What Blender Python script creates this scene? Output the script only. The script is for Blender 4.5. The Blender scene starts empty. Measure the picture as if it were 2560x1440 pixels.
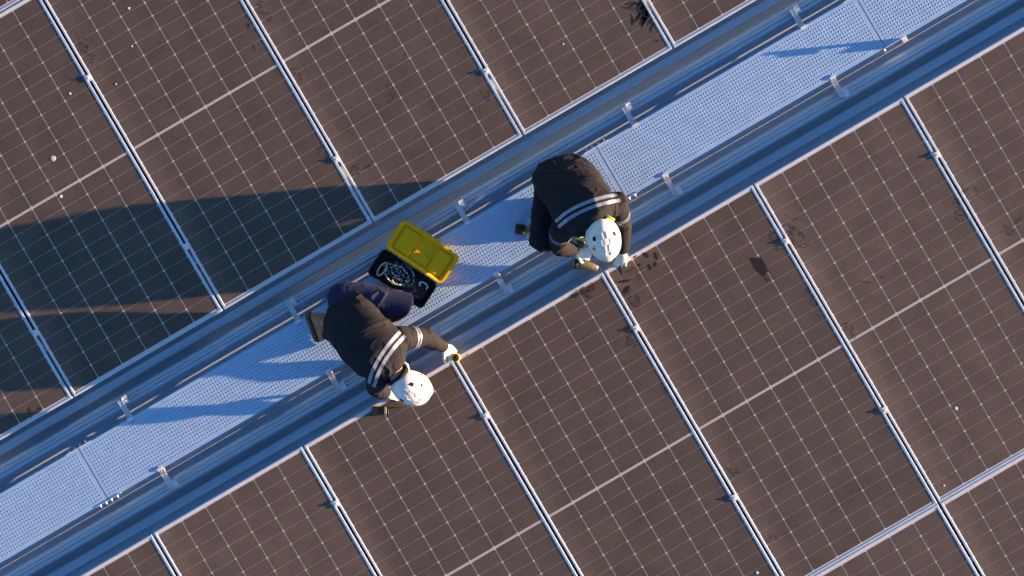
import bpy, bmesh, math, random
import numpy as np
from mathutils import Vector, Matrix, noise
from mathutils.bvhtree import BVHTree

random.seed(7)
rng = np.random.default_rng(7)
SC = bpy.context.scene
C = SC.collection

# ------------------------------------------------------------------ camera, sky, sun, exposure
PPM = 376.0                     # photo pixels per metre on the panel plane
TILT = math.radians(30.2)       # walkway direction in the picture; world X runs along the walkway
ZP = 0.230                      # top of the panels above the roof pan
ZW = 0.178                      # top of the walkway deck
CAMH = 14.0
CT, ST = math.cos(TILT), math.sin(TILT)
PW, PL = 1.1368, 2.451            # panel size
PU, PV = 434.2 / PPM, 2.457       # pitch
U0 = 217.0 / PPM                  # a gap between columns

cam_d = bpy.data.cameras.new('drone_camera')
cam = bpy.data.objects.new('drone_camera', cam_d)
C.objects.link(cam)
cam.location = (0, 0, ZP + CAMH)
cam.rotation_euler = (0, 0, -TILT)
cam_d.sensor_width = 36.0
cam_d.lens = 36.0 * CAMH / (2560 / PPM)
cam_d.clip_end = 5000
SC.camera = cam

SUN_EL = math.radians(6.5)
SUN_H = Vector((0.914, -0.405)).normalized()       # horizontal direction towards the sun
world = bpy.data.worlds.new('World')
SC.world = world
world.use_nodes = True
wn = world.node_tree
bg = wn.nodes['Background']
sky = wn.nodes.new('ShaderNodeTexSky')
sky.sky_type = 'NISHITA'
sky.sun_disc = False
sky.sun_elevation = SUN_EL
sky.sun_rotation = math.atan2(SUN_H.x, SUN_H.y)
sky.air_density = 1.0
sky.dust_density = 0.6
sky.ozone_density = 3.2
wn.links.new(sky.outputs[0], bg.inputs[0])
bg.inputs[1].default_value = 0.075

sun_d = bpy.data.lights.new('sun', 'SUN')
sun = bpy.data.objects.new('sun', sun_d)
C.objects.link(sun)
sun_d.energy = 5.0
sun_d.angle = math.radians(0.5)
sun_d.color = (1.0, 0.62, 0.32)
sun_vec = Vector((SUN_H.x * math.cos(SUN_EL), SUN_H.y * math.cos(SUN_EL), math.sin(SUN_EL)))
sun.rotation_euler = sun_vec.to_track_quat('Z', 'Y').to_euler()
sun.location = sun_vec * 40

SC.view_settings.view_transform = 'Standard'
SC.view_settings.look = 'None'
SC.view_settings.gamma = 1.0
SC.view_settings.exposure = 2.05
SC.cycles.use_denoising = True
SC.cycles.max_bounces = 6
SC.cycles.transparent_max_bounces = 8
SC.cycles.caustics_reflective = False
SC.cycles.caustics_refractive = False


def P(x, y, z):
    """photo pixel measured at height z -> point in the place (metres)"""
    s = (ZP + CAMH - z) / CAMH / PPM
    dx, dy = (x - 1280) * s, (720 - y) * s
    return Vector((dx * CT + dy * ST, -dx * ST + dy * CT, z))


def D(dx, dy):
    """picture direction (right, up) -> horizontal direction in the place"""
    return Vector((dx * CT + dy * ST, -dx * ST + dy * CT, 0)).normalized()


# ------------------------------------------------------------------ materials
def newmat(name):
    m = bpy.data.materials.new(name)
    m.use_nodes = True
    nt = m.node_tree
    return m, nt, nt.nodes['Principled BSDF']


def N(nt, t, **kw):
    n = nt.nodes.new('ShaderNode' + t)
    for k, v in kw.items():
        setattr(n, k, v)
    return n


def coords(nt, scale=(1, 1, 1), kind='Object', rand=True):
    tc = N(nt, 'TexCoord')
    mp = N(nt, 'Mapping')
    mp.inputs['Scale'].default_value = scale
    nt.links.new(tc.outputs[kind], mp.inputs[0])
    if rand:
        oi = N(nt, 'ObjectInfo')
        mu = N(nt, 'Math', operation='MULTIPLY')
        mu.inputs[1].default_value = 37.0
        nt.links.new(oi.outputs['Random'], mu.inputs[0])
        nt.links.new(mu.outputs[0], mp.inputs[1])
    return mp.outputs[0]


def noise_n(nt, vec, scale, detail=3, rough=0.55):
    n = N(nt, 'TexNoise')
    n.inputs['Scale'].default_value = scale
    n.inputs['Detail'].default_value = detail
    n.inputs['Roughness'].default_value = rough
    nt.links.new(vec, n.inputs['Vector'])
    return n.outputs['Fac']


def ramp(nt, fac, stops):
    r = N(nt, 'ValToRGB')
    el = r.color_ramp.elements
    while len(el) < len(stops):
        el.new(0.5)
    for e, (p, c) in zip(el, stops):
        e.position = p
        e.color = (c[0], c[1], c[2], 1) if len(c) == 3 else c
    nt.links.new(fac, r.inputs[0])
    return r.outputs[0]


def g(v):
    return (v, v, v)


def mrange(nt, val, a, b, c=0.0, d=1.0):
    m = N(nt, 'MapRange')
    m.inputs[1].default_value = a
    m.inputs[2].default_value = b
    m.inputs[3].default_value = c
    m.inputs[4].default_value = d
    nt.links.new(val, m.inputs[0])
    return m.outputs[0]


def math_n(nt, op, a, b=None):
    m = N(nt, 'Math', operation=op)
    for i, v in enumerate((a, b)):
        if v is None:
            continue
        if isinstance(v, (int, float)):
            m.inputs[i].default_value = v
        else:
            nt.links.new(v, m.inputs[i])
    return m.outputs[0]


def bump(nt, b, fac, strength, dist):
    bn = N(nt, 'Bump')
    bn.inputs['Strength'].default_value = strength
    bn.inputs['Distance'].default_value = dist
    nt.links.new(fac, bn.inputs['Height'])
    nt.links.new(bn.outputs[0], b.inputs['Normal'])


def simple(name, c, rough=0.6, metal=0.0, var=0.12, nscale=30, spec=0.5, coat=0.0, bmp=0.0, bdist=0.002, stretch=(1, 1, 1)):
    m, nt, b = newmat(name)
    v = coords(nt, stretch)
    f = noise_n(nt, v, nscale, 4)
    lo = tuple(x * (1 - var) for x in c)
    hi = tuple(min(1, x * (1 + var)) for x in c)
    nt.links.new(ramp(nt, f, [(0.3, lo), (0.7, hi)]), b.inputs['Base Color'])
    nt.links.new(mrange(nt, f, 0.3, 0.7, max(0.02, rough - 0.06), min(1, rough + 0.06)), b.inputs['Roughness'])
    b.inputs['Metallic'].default_value = metal
    b.inputs['Specular IOR Level'].default_value = spec
    b.inputs['Coat Weight'].default_value = coat
    if bmp:
        bump(nt, b, f, bmp, bdist)
    return m


M = {}
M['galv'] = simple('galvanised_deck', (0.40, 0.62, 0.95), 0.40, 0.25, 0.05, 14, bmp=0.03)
M['alu'] = simple('anodised_aluminium', (0.60, 0.74, 0.94), 0.42, 0.35, 0.06, 12, stretch=(1, 1, 1))
M['cable'] = simple('dull_wire_rope', (0.24, 0.25, 0.28), 0.6, 0.2, 0.15, 60)
M['cap'] = simple('crest_sheen_metal', (0.66, 0.80, 0.95), 0.34, 0.4, 0.06, 6, stretch=(0.2, 6, 6))  # lighter metal for the rib crests: their sky sheen is put into the colour
M['steel'] = simple('zinc_steel', (0.78, 0.83, 0.90), 0.42, 0.12, 0.1, 40)
M['white_back'] = simple('white_backsheet', (0.62, 0.62, 0.66), 0.5, 0, 0.04, 8)
M['ribbon'] = simple('tinned_ribbon', (0.45, 0.46, 0.5), 0.4, 0.5, 0.05, 20)
M['jacket'] = simple('jacket_cloth', (0.018, 0.0185, 0.027), 0.85, 0, 0.2, 70, spec=0.2, bmp=0.25, bdist=0.002)
M['jacket_dark'] = simple('jacket_lining', (0.012, 0.012, 0.014), 0.9, 0, 0.2, 60, spec=0.2)
M['trouser_navy'] = simple('navy_trouser_cloth', (0.022, 0.025, 0.075), 0.85, 0, 0.2, 50, spec=0.25, bmp=0.4, bdist=0.003)
M['trouser_black'] = simple('black_trouser_cloth', (0.011, 0.012, 0.02), 0.85, 0, 0.2, 50, spec=0.25, bmp=0.4, bdist=0.003)
M['leather'] = simple('brown_boot_leather', (0.36, 0.165, 0.08), 0.5, 0, 0.35, 40, bmp=0.3, bdist=0.002)
M['sole'] = simple('boot_sole_rubber', (0.13, 0.075, 0.05), 0.8, 0, 0.3, 60)
M['skin'] = simple('skin', (0.52, 0.27, 0.18), 0.5, 0, 0.08, 25)
M['hair'] = simple('dark_hair', (0.02, 0.014, 0.011), 0.6, 0, 0.3, 90)
M['glove'] = simple('white_cotton_glove', (0.80, 0.79, 0.78), 0.9, 0, 0.07, 140, spec=0.2, bmp=0.5, bdist=0.001)
M['glove_hem'] = simple('dark_green_hem', (0.02, 0.06, 0.04), 0.9, 0, 0.2, 60)
M['tape'] = simple('reflective_tape', (0.23, 0.30, 0.43), 0.38, 0.25, 0.12, 60)
M['helmet'] = simple('white_helmet_plastic', (0.82, 0.81, 0.82), 0.32, 0, 0.03, 12, coat=0.25)
M['black'] = simple('black_plastic', (0.018, 0.018, 0.02), 0.42, 0, 0.2, 40)
M['box_black'] = simple('toolbox_black_plastic', (0.022, 0.026, 0.032), 0.45, 0, 0.2, 30)
M['yellow'] = simple('yellow_plastic', (0.98, 0.51, 0.002), 0.5, 0, 0.05, 10, spec=0.25)
M['yellow_tool'] = simple('yellow_rubber', (0.75, 0.5, 0.02), 0.55, 0, 0.1, 30)
M['olive'] = simple('olive_plastic', (0.16, 0.15, 0.085), 0.4, 0.25, 0.2, 40)
M['grey_clip'] = simple('olive_grey_clip', (0.12, 0.12, 0.09), 0.5, 0, 0.2, 40)
M['beige'] = simple('beige_cord', (0.55, 0.45, 0.32), 0.8, 0, 0.2, 90)
M['red'] = simple('red_strap', (0.55, 0.10, 0.07), 0.7, 0, 0.1, 60)
M['orange'] = simple('orange_strap', (0.75, 0.33, 0.03), 0.7, 0, 0.1, 60)
M['hivis'] = simple('lime_lanyard', (0.42, 0.85, 0.06), 0.7, 0, 0.1, 60)
M['white_plastic'] = simple('white_plastic', (0.72, 0.72, 0.72), 0.5, 0, 0.05, 30)
M['bluebit'] = simple('blue_bit_holder', (0.05, 0.30, 0.75), 0.35, 0.2, 0.05, 30)
M['dropping'] = simple('bird_dropping', (0.62, 0.60, 0.58), 0.9, 0, 0.2, 200)
M['asphalt'] = simple('yard_asphalt', (0.05, 0.05, 0.05), 0.9, 0, 0.2, 2)
M['vent'] = simple('vent_mesh', (0.02, 0.02, 0.024), 0.95, 0, 0.1, 40, spec=0.05)
M['logo'] = simple('printed_mark', (0.03, 0.03, 0.05), 0.5, 0, 0.1, 40)


def mat_roof():
    m, nt, b = newmat('coated_roof_steel')
    v = coords(nt, (0.35, 9, 9))
    f = noise_n(nt, v, 4, 5, 0.6)
    v2 = coords(nt, (1, 1, 1))
    f2 = noise_n(nt, v2, 90, 2)
    f3 = noise_n(nt, v2, 1.7, 4)
    mix = math_n(nt, 'ADD', math_n(nt, 'MULTIPLY', f, 0.55), math_n(nt, 'ADD', math_n(nt, 'MULTIPLY', f2, 0.2), math_n(nt, 'MULTIPLY', f3, 0.25)))
    nt.links.new(ramp(nt, mix, [(0.35, (0.50, 0.66, 0.85)), (0.65, (0.60, 0.76, 0.94))]), b.inputs['Base Color'])
    nt.links.new(mrange(nt, mix, 0.35, 0.65, 0.31, 0.42), b.inputs['Roughness'])
    b.inputs['Metallic'].default_value = 0.68
    bump(nt, b, f, 0.06, 0.004)
    return m


def dust(nt):
    """how thick the brown dust film lies on the solar glass, plus reflected light painted in at the left frame, 0..1, and two noises to reuse"""
    geo = N(nt, 'NewGeometry')
    sep = N(nt, 'SeparateXYZ')
    nt.links.new(geo.outputs['Position'], sep.inputs[0])
    mid = noise_n(nt, geo.outputs['Position'], 5.0, 5, 0.68)
    fine = noise_n(nt, geo.outputs['Position'], 170, 1, 0.5)
    d = math_n(nt, 'ADD', mrange(nt, mid, 0.3, 0.7, 0.10, 0.16), math_n(nt, 'MULTIPLY', math_n(nt, 'SUBTRACT', fine, 0.5), 0.12))
    # dust drifted against the left frame, reflected light painted in with it (panel pitch along X)
    px = math_n(nt, 'MULTIPLY', math_n(nt, 'FRACT', math_n(nt, 'ADD', math_n(nt, 'DIVIDE', math_n(nt, 'SUBTRACT', sep.outputs[0], U0), PU), 40.0)), PU)
    wob = math_n(nt, 'MULTIPLY', math_n(nt, 'SUBTRACT', mid, 0.5), 0.16)
    xx = math_n(nt, 'ADD', px, wob)
    edge = mrange(nt, xx, 0.015, 0.17, 1.0, 0.0)
    d = math_n(nt, 'ADD', d, math_n(nt, 'MULTIPLY', edge, math_n(nt, 'MULTIPLY', mid, 0.15)))
    tide = math_n(nt, 'LESS_THAN', math_n(nt, 'ABSOLUTE', math_n(nt, 'SUBTRACT', xx, 0.085)), 0.0022)
    gate = mrange(nt, fine, 0.45, 0.62)
    d = math_n(nt, 'ADD', d, math_n(nt, 'MULTIPLY', math_n(nt, 'MULTIPLY', tide, gate), 0.16))
    d = math_n(nt, 'ADD', d, mrange(nt, fine, 0.70, 0.78, 0.0, 0.12))
    # every module carries its own amount of dust
    ci = math_n(nt, 'FLOOR', math_n(nt, 'DIVIDE', math_n(nt, 'SUBTRACT', sep.outputs[0], U0), PU))
    ys = math_n(nt, 'SUBTRACT', sep.outputs[1], math_n(nt, 'MULTIPLY', math_n(nt, 'GREATER_THAN', sep.outputs[1], 0.3), 1.045))
    ri = math_n(nt, 'FLOOR', math_n(nt, 'DIVIDE', math_n(nt, 'ADD', ys, 0.207), PV))
    wn_ = N(nt, 'TexWhiteNoise', noise_dimensions='1D')
    nt.links.new(math_n(nt, 'ADD', ci, math_n(nt, 'MULTIPLY', ri, 7.31)), wn_.inputs['W'])
    d = math_n(nt, 'MULTIPLY', d, mrange(nt, wn_.outputs['Value'], 0.0, 1.0, 0.84, 1.10))
    return d, mid


DUSTC = (0.70, 0.535, 0.42, 1)


def glassy(b):
    b.inputs['Roughness'].default_value = 0.6
    b.inputs['Specular IOR Level'].default_value = 0.1
    b.inputs['Coat Weight'].default_value = 0.55
    b.inputs['Coat Roughness'].default_value = 0.09
    b.inputs['Coat IOR'].default_value = 1.4


def mat_cell():
    """silicon cell seen through dusty front glass"""
    m, nt, b = newmat('silicon_cell')
    tc = N(nt, 'TexCoord')
    sep = N(nt, 'SeparateXYZ')
    nt.links.new(tc.outputs['Object'], sep.inputs[0])
    fr = math_n(nt, 'FRACT', math_n(nt, 'ADD', math_n(nt, 'MULTIPLY', sep.outputs[0], 16 / 0.1804), 8.0))
    line = math_n(nt, 'LESS_THAN', math_n(nt, 'ABSOLUTE', math_n(nt, 'SUBTRACT', fr, 0.5)), 0.09)
    oi = N(nt, 'ObjectInfo')
    base = ramp(nt, oi.outputs['Random'], [(0.0, (0.0060, 0.0068, 0.0135)), (1.0, (0.0100, 0.0100, 0.0165))])
    mx = N(nt, 'MixRGB')
    nt.links.new(line, mx.inputs[0])
    nt.links.new(base, mx.inputs[1])
    mx.inputs[2].default_value = (0.10, 0.095, 0.10, 1)
    d, mid = dust(nt)
    mx2 = N(nt, 'MixRGB')
    nt.links.new(d, mx2.inputs[0])
    nt.links.new(mx.outputs[0], mx2.inputs[1])
    mx2.inputs[2].default_value = DUSTC
    nt.links.new(mx2.outputs[0], b.inputs['Base Color'])
    glassy(b)
    return m


def mat_backsheet():
    """white sheet between the cells seen through the same dusty glass"""
    m, nt, b = newmat('white_laminate_under_glass')
    d, mid = dust(nt)
    mx2 = N(nt, 'MixRGB')
    nt.links.new(d, mx2.inputs[0])
    mx2.inputs[1].default_value = (0.64, 0.63, 0.68, 1)
    mx2.inputs[2].default_value = DUSTC
    nt.links.new(mx2.outputs[0], b.inputs['Base Color'])
    glassy(b)
    return m


def mat_scuff(solid=False):
    """dust trodden damp and wiped off: dark, patchy, thin"""
    m, nt, b = newmat('trodden_dirt')
    out = nt.nodes['Material Output']
    v = coords(nt, (1, 1, 1))
    f = noise_n(nt, v, 75, 4, 0.7)
    f2 = noise_n(nt, v, 18, 3, 0.6)
    a = math_n(nt, 'MULTIPLY', mrange(nt, f, 0.38, 0.56), mrange(nt, f2, 0.33, 0.52))
    a = math_n(nt, 'MULTIPLY', a, 0.74)
    if solid:
        a = mrange(nt, f2, 0.22, 0.42, 0.0, 0.92)
    b.inputs['Base Color'].default_value = (0.012, 0.012, 0.018, 1)
    b.inputs['Roughness'].default_value = 0.5
    tr = N(nt, 'BsdfTransparent')
    mx = N(nt, 'MixShader')
    nt.links.new(a, mx.inputs[0])
    nt.links.new(tr.outputs[0], mx.inputs[1])
    nt.links.new(b.outputs[0], mx.inputs[2])
    nt.links.new(mx.outputs[0], out.inputs[0])
    return m


def mat_rope():
    m, nt, b = newmat('flecked_rope')
    v = coords(nt, (1, 1, 1))
    ch = N(nt, 'TexVoronoi')
    ch.inputs['Scale'].default_value = 95
    nt.links.new(v, ch.inputs['Vector'])
    nt.links.new(ramp(nt, ch.outputs['Color'], [(0.40, (0.015, 0.02, 0.035)), (0.52, (0.02, 0.035, 0.07)), (0.62, (0.50, 0.54, 0.60))]), b.inputs['Base Color'])
    b.inputs['Roughness'].default_value = 0.85
    return m


M['roof'] = mat_roof()
M['cell'] = mat_cell()
M['front'] = mat_backsheet()  # white backsheet under the cells, glass only as coat gloss
M['scuff'] = mat_scuff()
M['wiped'] = mat_scuff(True)
M['rope'] = mat_rope()


# ------------------------------------------------------------------ mesh helpers
def link(name, me, mat, parent=None, loc=(0, 0, 0), smooth=False):
    o = bpy.data.objects.new(name, me)
    C.objects.link(o)
    if mat is not None and not me.materials:
        me.materials.append(mat)
    o.location = loc
    if parent is not None:
        o.parent = parent
    if smooth:
        me.polygons.foreach_set('use_smooth', [True] * len(me.polygons))
    return o


def tag(o, label=None, cat=None, group=None, kind=None):
    if label:
        o['label'] = label
    if cat:
        o['category'] = cat
    if group:
        o['group'] = group
    if kind:
        o['kind'] = kind
    return o


def empty(name, loc, label, cat, group=None):
    o = bpy.data.objects.new(name, None)
    C.objects.link(o)
    o.location = loc
    o.empty_display_size = 0.1
    return tag(o, label, cat, group)


class MB:
    def __init__(s):
        s.v, s.f = [], []

    def add(s, vs, fs):
        n = len(s.v)
        s.v += [tuple(p) for p in vs]
        s.f += [tuple(i + n for i in f) for f in fs]
        return s

    def box(s, c, d, R=None):
        """box centre c, full size d, optional 3x3 rotation; small chamfer on top edges"""
        hx, hy, hz = d[0] / 2, d[1] / 2, d[2] / 2
        pts = [Vector((x * hx, y * hy, z * hz)) for z in (-1, 1) for x, y in ((-1, -1), (1, -1), (1, 1), (-1, 1))]
        if R is not None:
            pts = [R @ p for p in pts]
        c = Vector(c)
        return s.add([p + c for p in pts], [(3, 2, 1, 0), (4, 5, 6, 7), (0, 1, 5, 4), (1, 2, 6, 5), (2, 3, 7, 6), (3, 0, 4, 7)])

    def rbox(s, c, d, r, R=None, seg=3, ch=None):
        """rounded-corner prism (rounded in plan) with chamfered top and bottom"""
        ch = r * 0.35 if ch is None else ch
        ring = []
        for k, (sx, sy) in enumerate(((1, 1), (-1, 1), (-1, -1), (1, -1))):
            for j in range(seg + 1):
                a = (k + j / seg) * math.pi / 2
                ring.append((sx * (d[0] / 2 - r), sy * (d[1] / 2 - r), math.cos(a), math.sin(a)))
        n = len(ring)
        layers = [(-d[2] / 2, r - ch), (-d[2] / 2 + ch, r), (d[2] / 2 - ch, r), (d[2] / 2, r - ch)]
        vs = []
        for z, rr in layers:
            for (x, y, ca, sa) in ring:
                p = Vector((x + rr * ca, y + rr * sa, z))
                vs.append((R @ p if R is not None else p) + Vector(c))
        fs = [tuple(reversed(range(n))), tuple(range(3 * n, 4 * n))]
        for l in range(3):
            for i in range(n):
                j = (i + 1) % n
                fs.append((l * n + i, l * n + j, (l + 1) * n + j, (l + 1) * n + i))
        return s.add(vs, fs)

    def tube(s, pts, rad, n=12, cap=True, closed=False):
        pts = [Vector(p) for p in pts]
        if isinstance(rad, (int, float)):
            rad = [rad] * len(pts)
        if cap and not closed:
            d0 = (pts[0] - pts[1]).normalized()
            d1 = (pts[-1] - pts[-2]).normalized()
            A, RA, B, RB = [], [], [], []
            for t in (0.99, 0.8, 0.45):
                k = math.sqrt(max(0, 1 - t * t))
                A.append(pts[0] + d0 * rad[0] * t)
                RA.append(rad[0] * k)
            for t in (0.45, 0.8, 0.99):
                k = math.sqrt(max(0, 1 - t * t))
                B.append(pts[-1] + d1 * rad[-1] * t)
                RB.append(rad[-1] * k)
            pts = A + pts + B
            rad = RA + list(rad) + RB
        m = len(pts)
        tang = []
        for i in range(m):
            if closed:
                t = pts[(i + 1) % m] - pts[i - 1]
            else:
                t = pts[min(i + 1, m - 1)] - pts[max(i - 1, 0)]
            tang.append(t.normalized())
        up = Vector((0, 0, 1)) if abs(tang[0].z) < 0.9 else Vector((1, 0, 0))
        x = tang[0].cross(up).normalized()
        vs = []
        for i in range(m):
            t = tang[i]
            x = (x - t * x.dot(t)).normalized()
            y = t.cross(x)
            for k in range(n):
                a = 2 * math.pi * k / n
                vs.append(pts[i] + (x * math.cos(a) + y * math.sin(a)) * rad[i])
        fs = []
        for i in range(m if closed else m - 1):
            for k in range(n):
                l = (k + 1) % n
                i2 = (i + 1) % m
                fs.append((i * n + k, i * n + l, i2 * n + l, i2 * n + k))
        if not closed:
            fs.append(tuple(reversed(range(n))))
            fs.append(tuple(range((m - 1) * n, m * n)))
        return s.add(vs, fs)

    def cyl(s, a, b, r, n=16, r2=None):
        return s.tube([a, b], [r, r if r2 is None else r2], n, cap=False)

    def ell(s, c, ax, nu=16, nv=10):
        """ellipsoid: ax = three axis vectors"""
        c = Vector(c)
        vs = [c + ax[2]]
        for j in range(1, nv):
            th = math.pi * j / nv
            for i in range(nu):
                ph = 2 * math.pi * i / nu
                vs.append(c + ax[0] * (math.sin(th) * math.cos(ph)) + ax[1] * (math.sin(th) * math.sin(ph)) + ax[2] * math.cos(th))
        vs.append(c - ax[2])
        fs = []
        for i in range(nu):
            fs.append((0, 1 + i, 1 + (i + 1) % nu))
            fs.append((len(vs) - 1, 1 + (nv - 2) * nu + (i + 1) % nu, 1 + (nv - 2) * nu + i))
        for j in range(nv - 2):
            for i in range(nu):
                k = (i + 1) % nu
                fs.append((1 + j * nu + i, 1 + (j + 1) * nu + i, 1 + (j + 1) * nu + k, 1 + j * nu + k))
        return s.add(vs, fs)

    def loft(s, secs, n=28, e=2.4):
        """secs: (centre, wide vector, deep vector); superellipse sections, closed ends"""
        vs = []
        for c, a, b in secs:
            for k in range(n):
                t = 2 * math.pi * k / n
                ca, sa = math.cos(t), math.sin(t)
                x = math.copysign(abs(ca) ** (2 / e), ca)
                y = math.copysign(abs(sa) ** (2 / e), sa)
                vs.append(Vector(c) + Vector(a) * x + Vector(b) * y)
        fs = [tuple(reversed(range(n))), tuple(range((len(secs) - 1) * n, len(secs) * n))]
        for i in range(len(secs) - 1):
            for k in range(n):
                l = (k + 1) % n
                fs.append((i * n + k, i * n + l, (i + 1) * n + l, (i + 1) * n + k))
        return s.add(vs, fs)

    def mesh(s, name, origin=(0, 0, 0)):
        me = bpy.data.meshes.new(name)
        o = Vector(origin)
        me.from_pydata([tuple(Vector(p) - o) for p in s.v], [], s.f)
        me.update()
        bm = bmesh.new()
        bm.from_mesh(me)
        bmesh.ops.recalc_face_normals(bm, faces=bm.faces)
        bm.to_mesh(me)
        bm.free()
        return me

    def build(s, name, mat, parent=None, origin=(0, 0, 0), smooth=False):
        me = s.mesh(name, origin)
        return link(name, me, mat, parent, origin if parent is None else (0, 0, 0), smooth)

    def skin(s, name, mat, parent=None, origin=(0, 0, 0), voxel=0.008, it=6, disp=None):
        """fuse everything collected so far into one continuous smooth surface"""
        me = bpy.data.meshes.new('tmp')
        o = Vector(origin)
        me.from_pydata([tuple(Vector(p) - o) for p in s.v], [], s.f)
        bm = bmesh.new()
        bm.from_mesh(me)
        bmesh.ops.recalc_face_normals(bm, faces=bm.faces)
        bm.to_mesh(me)
        bm.free()
        t = bpy.data.objects.new('tmp', me)
        C.objects.link(t)
        r = t.modifiers.new('r', 'REMESH')
        r.mode = 'VOXEL'
        r.voxel_size = voxel
        if it:
            q = t.modifiers.new('s', 'SMOOTH')
            q.factor = 0.5
            q.iterations = it
        dg = bpy.context.evaluated_depsgraph_get()
        me2 = bpy.data.meshes.new_from_object(t.evaluated_get(dg))
        bpy.data.objects.remove(t)
        bpy.data.meshes.remove(me)
        me2.name = name
        me2.materials.clear()
        if disp is not None:
            nv = len(me2.vertices)
            co = np.empty(nv * 3, np.float32)
            no = np.empty(nv * 3, np.float32)
            me2.vertices.foreach_get('co', co)
            me2.vertex_normals.foreach_get('vector', no)
            co = co.reshape(-1, 3)
            no = no.reshape(-1, 3)
            dd = np.array([disp(Vector(p)) for p in co], np.float32)
            co = co + no * dd[:, None]
            me2.vertices.foreach_set('co', co.ravel())
            me2.update()
        return link(name, me2, mat, parent, origin if parent is None else (0, 0, 0), True)


def frame3(x, z):
    """rotation matrix whose columns are x, y, z (x kept, z made square)"""
    x = Vector(x).normalized()
    y = Vector(z).cross(x).normalized()
    z = x.cross(y)
    return Matrix((x, y, z)).transposed()


# ------------------------------------------------------------------ ground and roof
gm = MB().add([(-2000, -2000, -7), (2000, -2000, -7), (2000, 2000, -7), (-2000, 2000, -7)], [(0, 1, 2, 3)])
tag(gm.build('ground', M['asphalt']), kind='structure')

RIB0, RIBP = 0.004, 0.654


def rib_half():
    """rib profile from its centre outwards: (distance, height)"""
    p = [(0.0, 0.086), (0.004, 0.085), (0.006, 0.080), (0.0065, 0.071), (0.009, 0.067), (0.013, 0.0675)]
    for t in np.linspace(0, 1, 7):
        p.append((0.018 + 0.03 * t, 0.0685 - 0.009 * t * t))
    p += [(0.056, 0.050), (0.066, 0.036), (0.078, 0.021)]
    for t in np.linspace(0, 1, 6):
        p.append((0.088 + 0.022 * t, 0.0095 * (1 - t) ** 2))
    p += [(0.150, 0.0), (0.156, 0.0022), (0.162, 0.0022), (0.168, 0.0), (0.24, 0.0)]
    p += [(0.246, 0.0022), (0.252, 0.0022), (0.258, 0.0)]
    return p


roof = empty('metal_roof', (0, 0, 0), None, None)
tag(roof, kind='structure')
prof = rib_half()
xs_roof = np.linspace(-22, 22, 5)
full = [(d, z) for d, z in prof] + [(RIBP - d, z) for d, z in reversed(prof)]
sv, sf = [], []
for x in xs_roof:
    for d, z in full:
        sv.append((x, d, z))
npf = len(full)
for i in range(len(xs_roof) - 1):
    for j in range(npf - 1):
        a = i * npf + j
        sf.append((a, a + npf, a + npf + 1, a + 1))
sheet_me = bpy.data.meshes.new('roof_sheet')
sheet_me.from_pydata(sv, [], sf)
sheet_me.polygons.foreach_set('use_smooth', [True] * len(sheet_me.polygons))
sheet_me.materials.append(M['roof'])
sheet_me.set_sharp_from_angle(angle=math.radians(22))
for k in range(-14, 14):
    link('roof_sheet', sheet_me, None, roof, (0, RIB0 + k * RIBP, 0))
# added strips over the seam folds, coloured lighter so the crests look sky-lit
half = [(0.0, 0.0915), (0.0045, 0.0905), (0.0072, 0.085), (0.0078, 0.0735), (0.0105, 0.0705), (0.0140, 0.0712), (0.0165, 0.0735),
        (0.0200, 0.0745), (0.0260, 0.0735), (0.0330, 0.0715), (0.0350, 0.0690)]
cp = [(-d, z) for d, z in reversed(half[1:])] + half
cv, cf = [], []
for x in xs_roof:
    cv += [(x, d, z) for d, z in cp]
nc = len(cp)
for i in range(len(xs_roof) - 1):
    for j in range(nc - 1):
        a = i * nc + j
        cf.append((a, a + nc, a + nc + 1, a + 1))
crest_sheen_me = bpy.data.meshes.new('crest_sheen_strip')
crest_sheen_me.from_pydata(cv, [], cf)
crest_sheen_me.polygons.foreach_set('use_smooth', [True] * len(crest_sheen_me.polygons))
crest_sheen_me.set_sharp_from_angle(angle=math.radians(35))
crest_sheen_me.materials.append(M['cap'])  # lighter crest metal, sky sheen put into the colour
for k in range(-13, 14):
    link('crest_sheen_strip', crest_sheen_me, None, roof, (0, RIB0 + k * RIBP, 0))

# ------------------------------------------------------------------ solar panels
FW = 0.014                        # frame face width
CX, CY = 0.1838, 0.0992           # cell pitch
MID = 0.014


def cell_mesh():
    w, h, c, t = (CX - 0.0039) / 2, (CY - 0.0016) / 2, 0.0066, 0.0003
    ring = [(w, h - c), (w - c, h), (-w + c, h), (-w, h - c), (-w, -h + c), (-w + c, -h), (w - c, -h), (w, -h + c)]
    vs = [(x, y, 0) for x, y in ring] + [(x, y, t) for x, y in ring]
    fs = [tuple(range(8, 16))] + [(i, (i + 1) % 8, 8 + (i + 1) % 8, 8 + i) for i in range(8)]
    me = bpy.data.meshes.new('cell')
    me.from_pydata(vs, [], fs)
    me.materials.append(M['cell'])
    return me


CELL = cell_mesh()
cell_pos = []
for r in range(24):
    half = 1 if r >= 12 else -1
    k = r % 12
    y = half * (MID / 2 + CY * (k + 0.5))
    for c in range(6):
        cell_pos.append(((c - 2.5) * CX, y))


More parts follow.
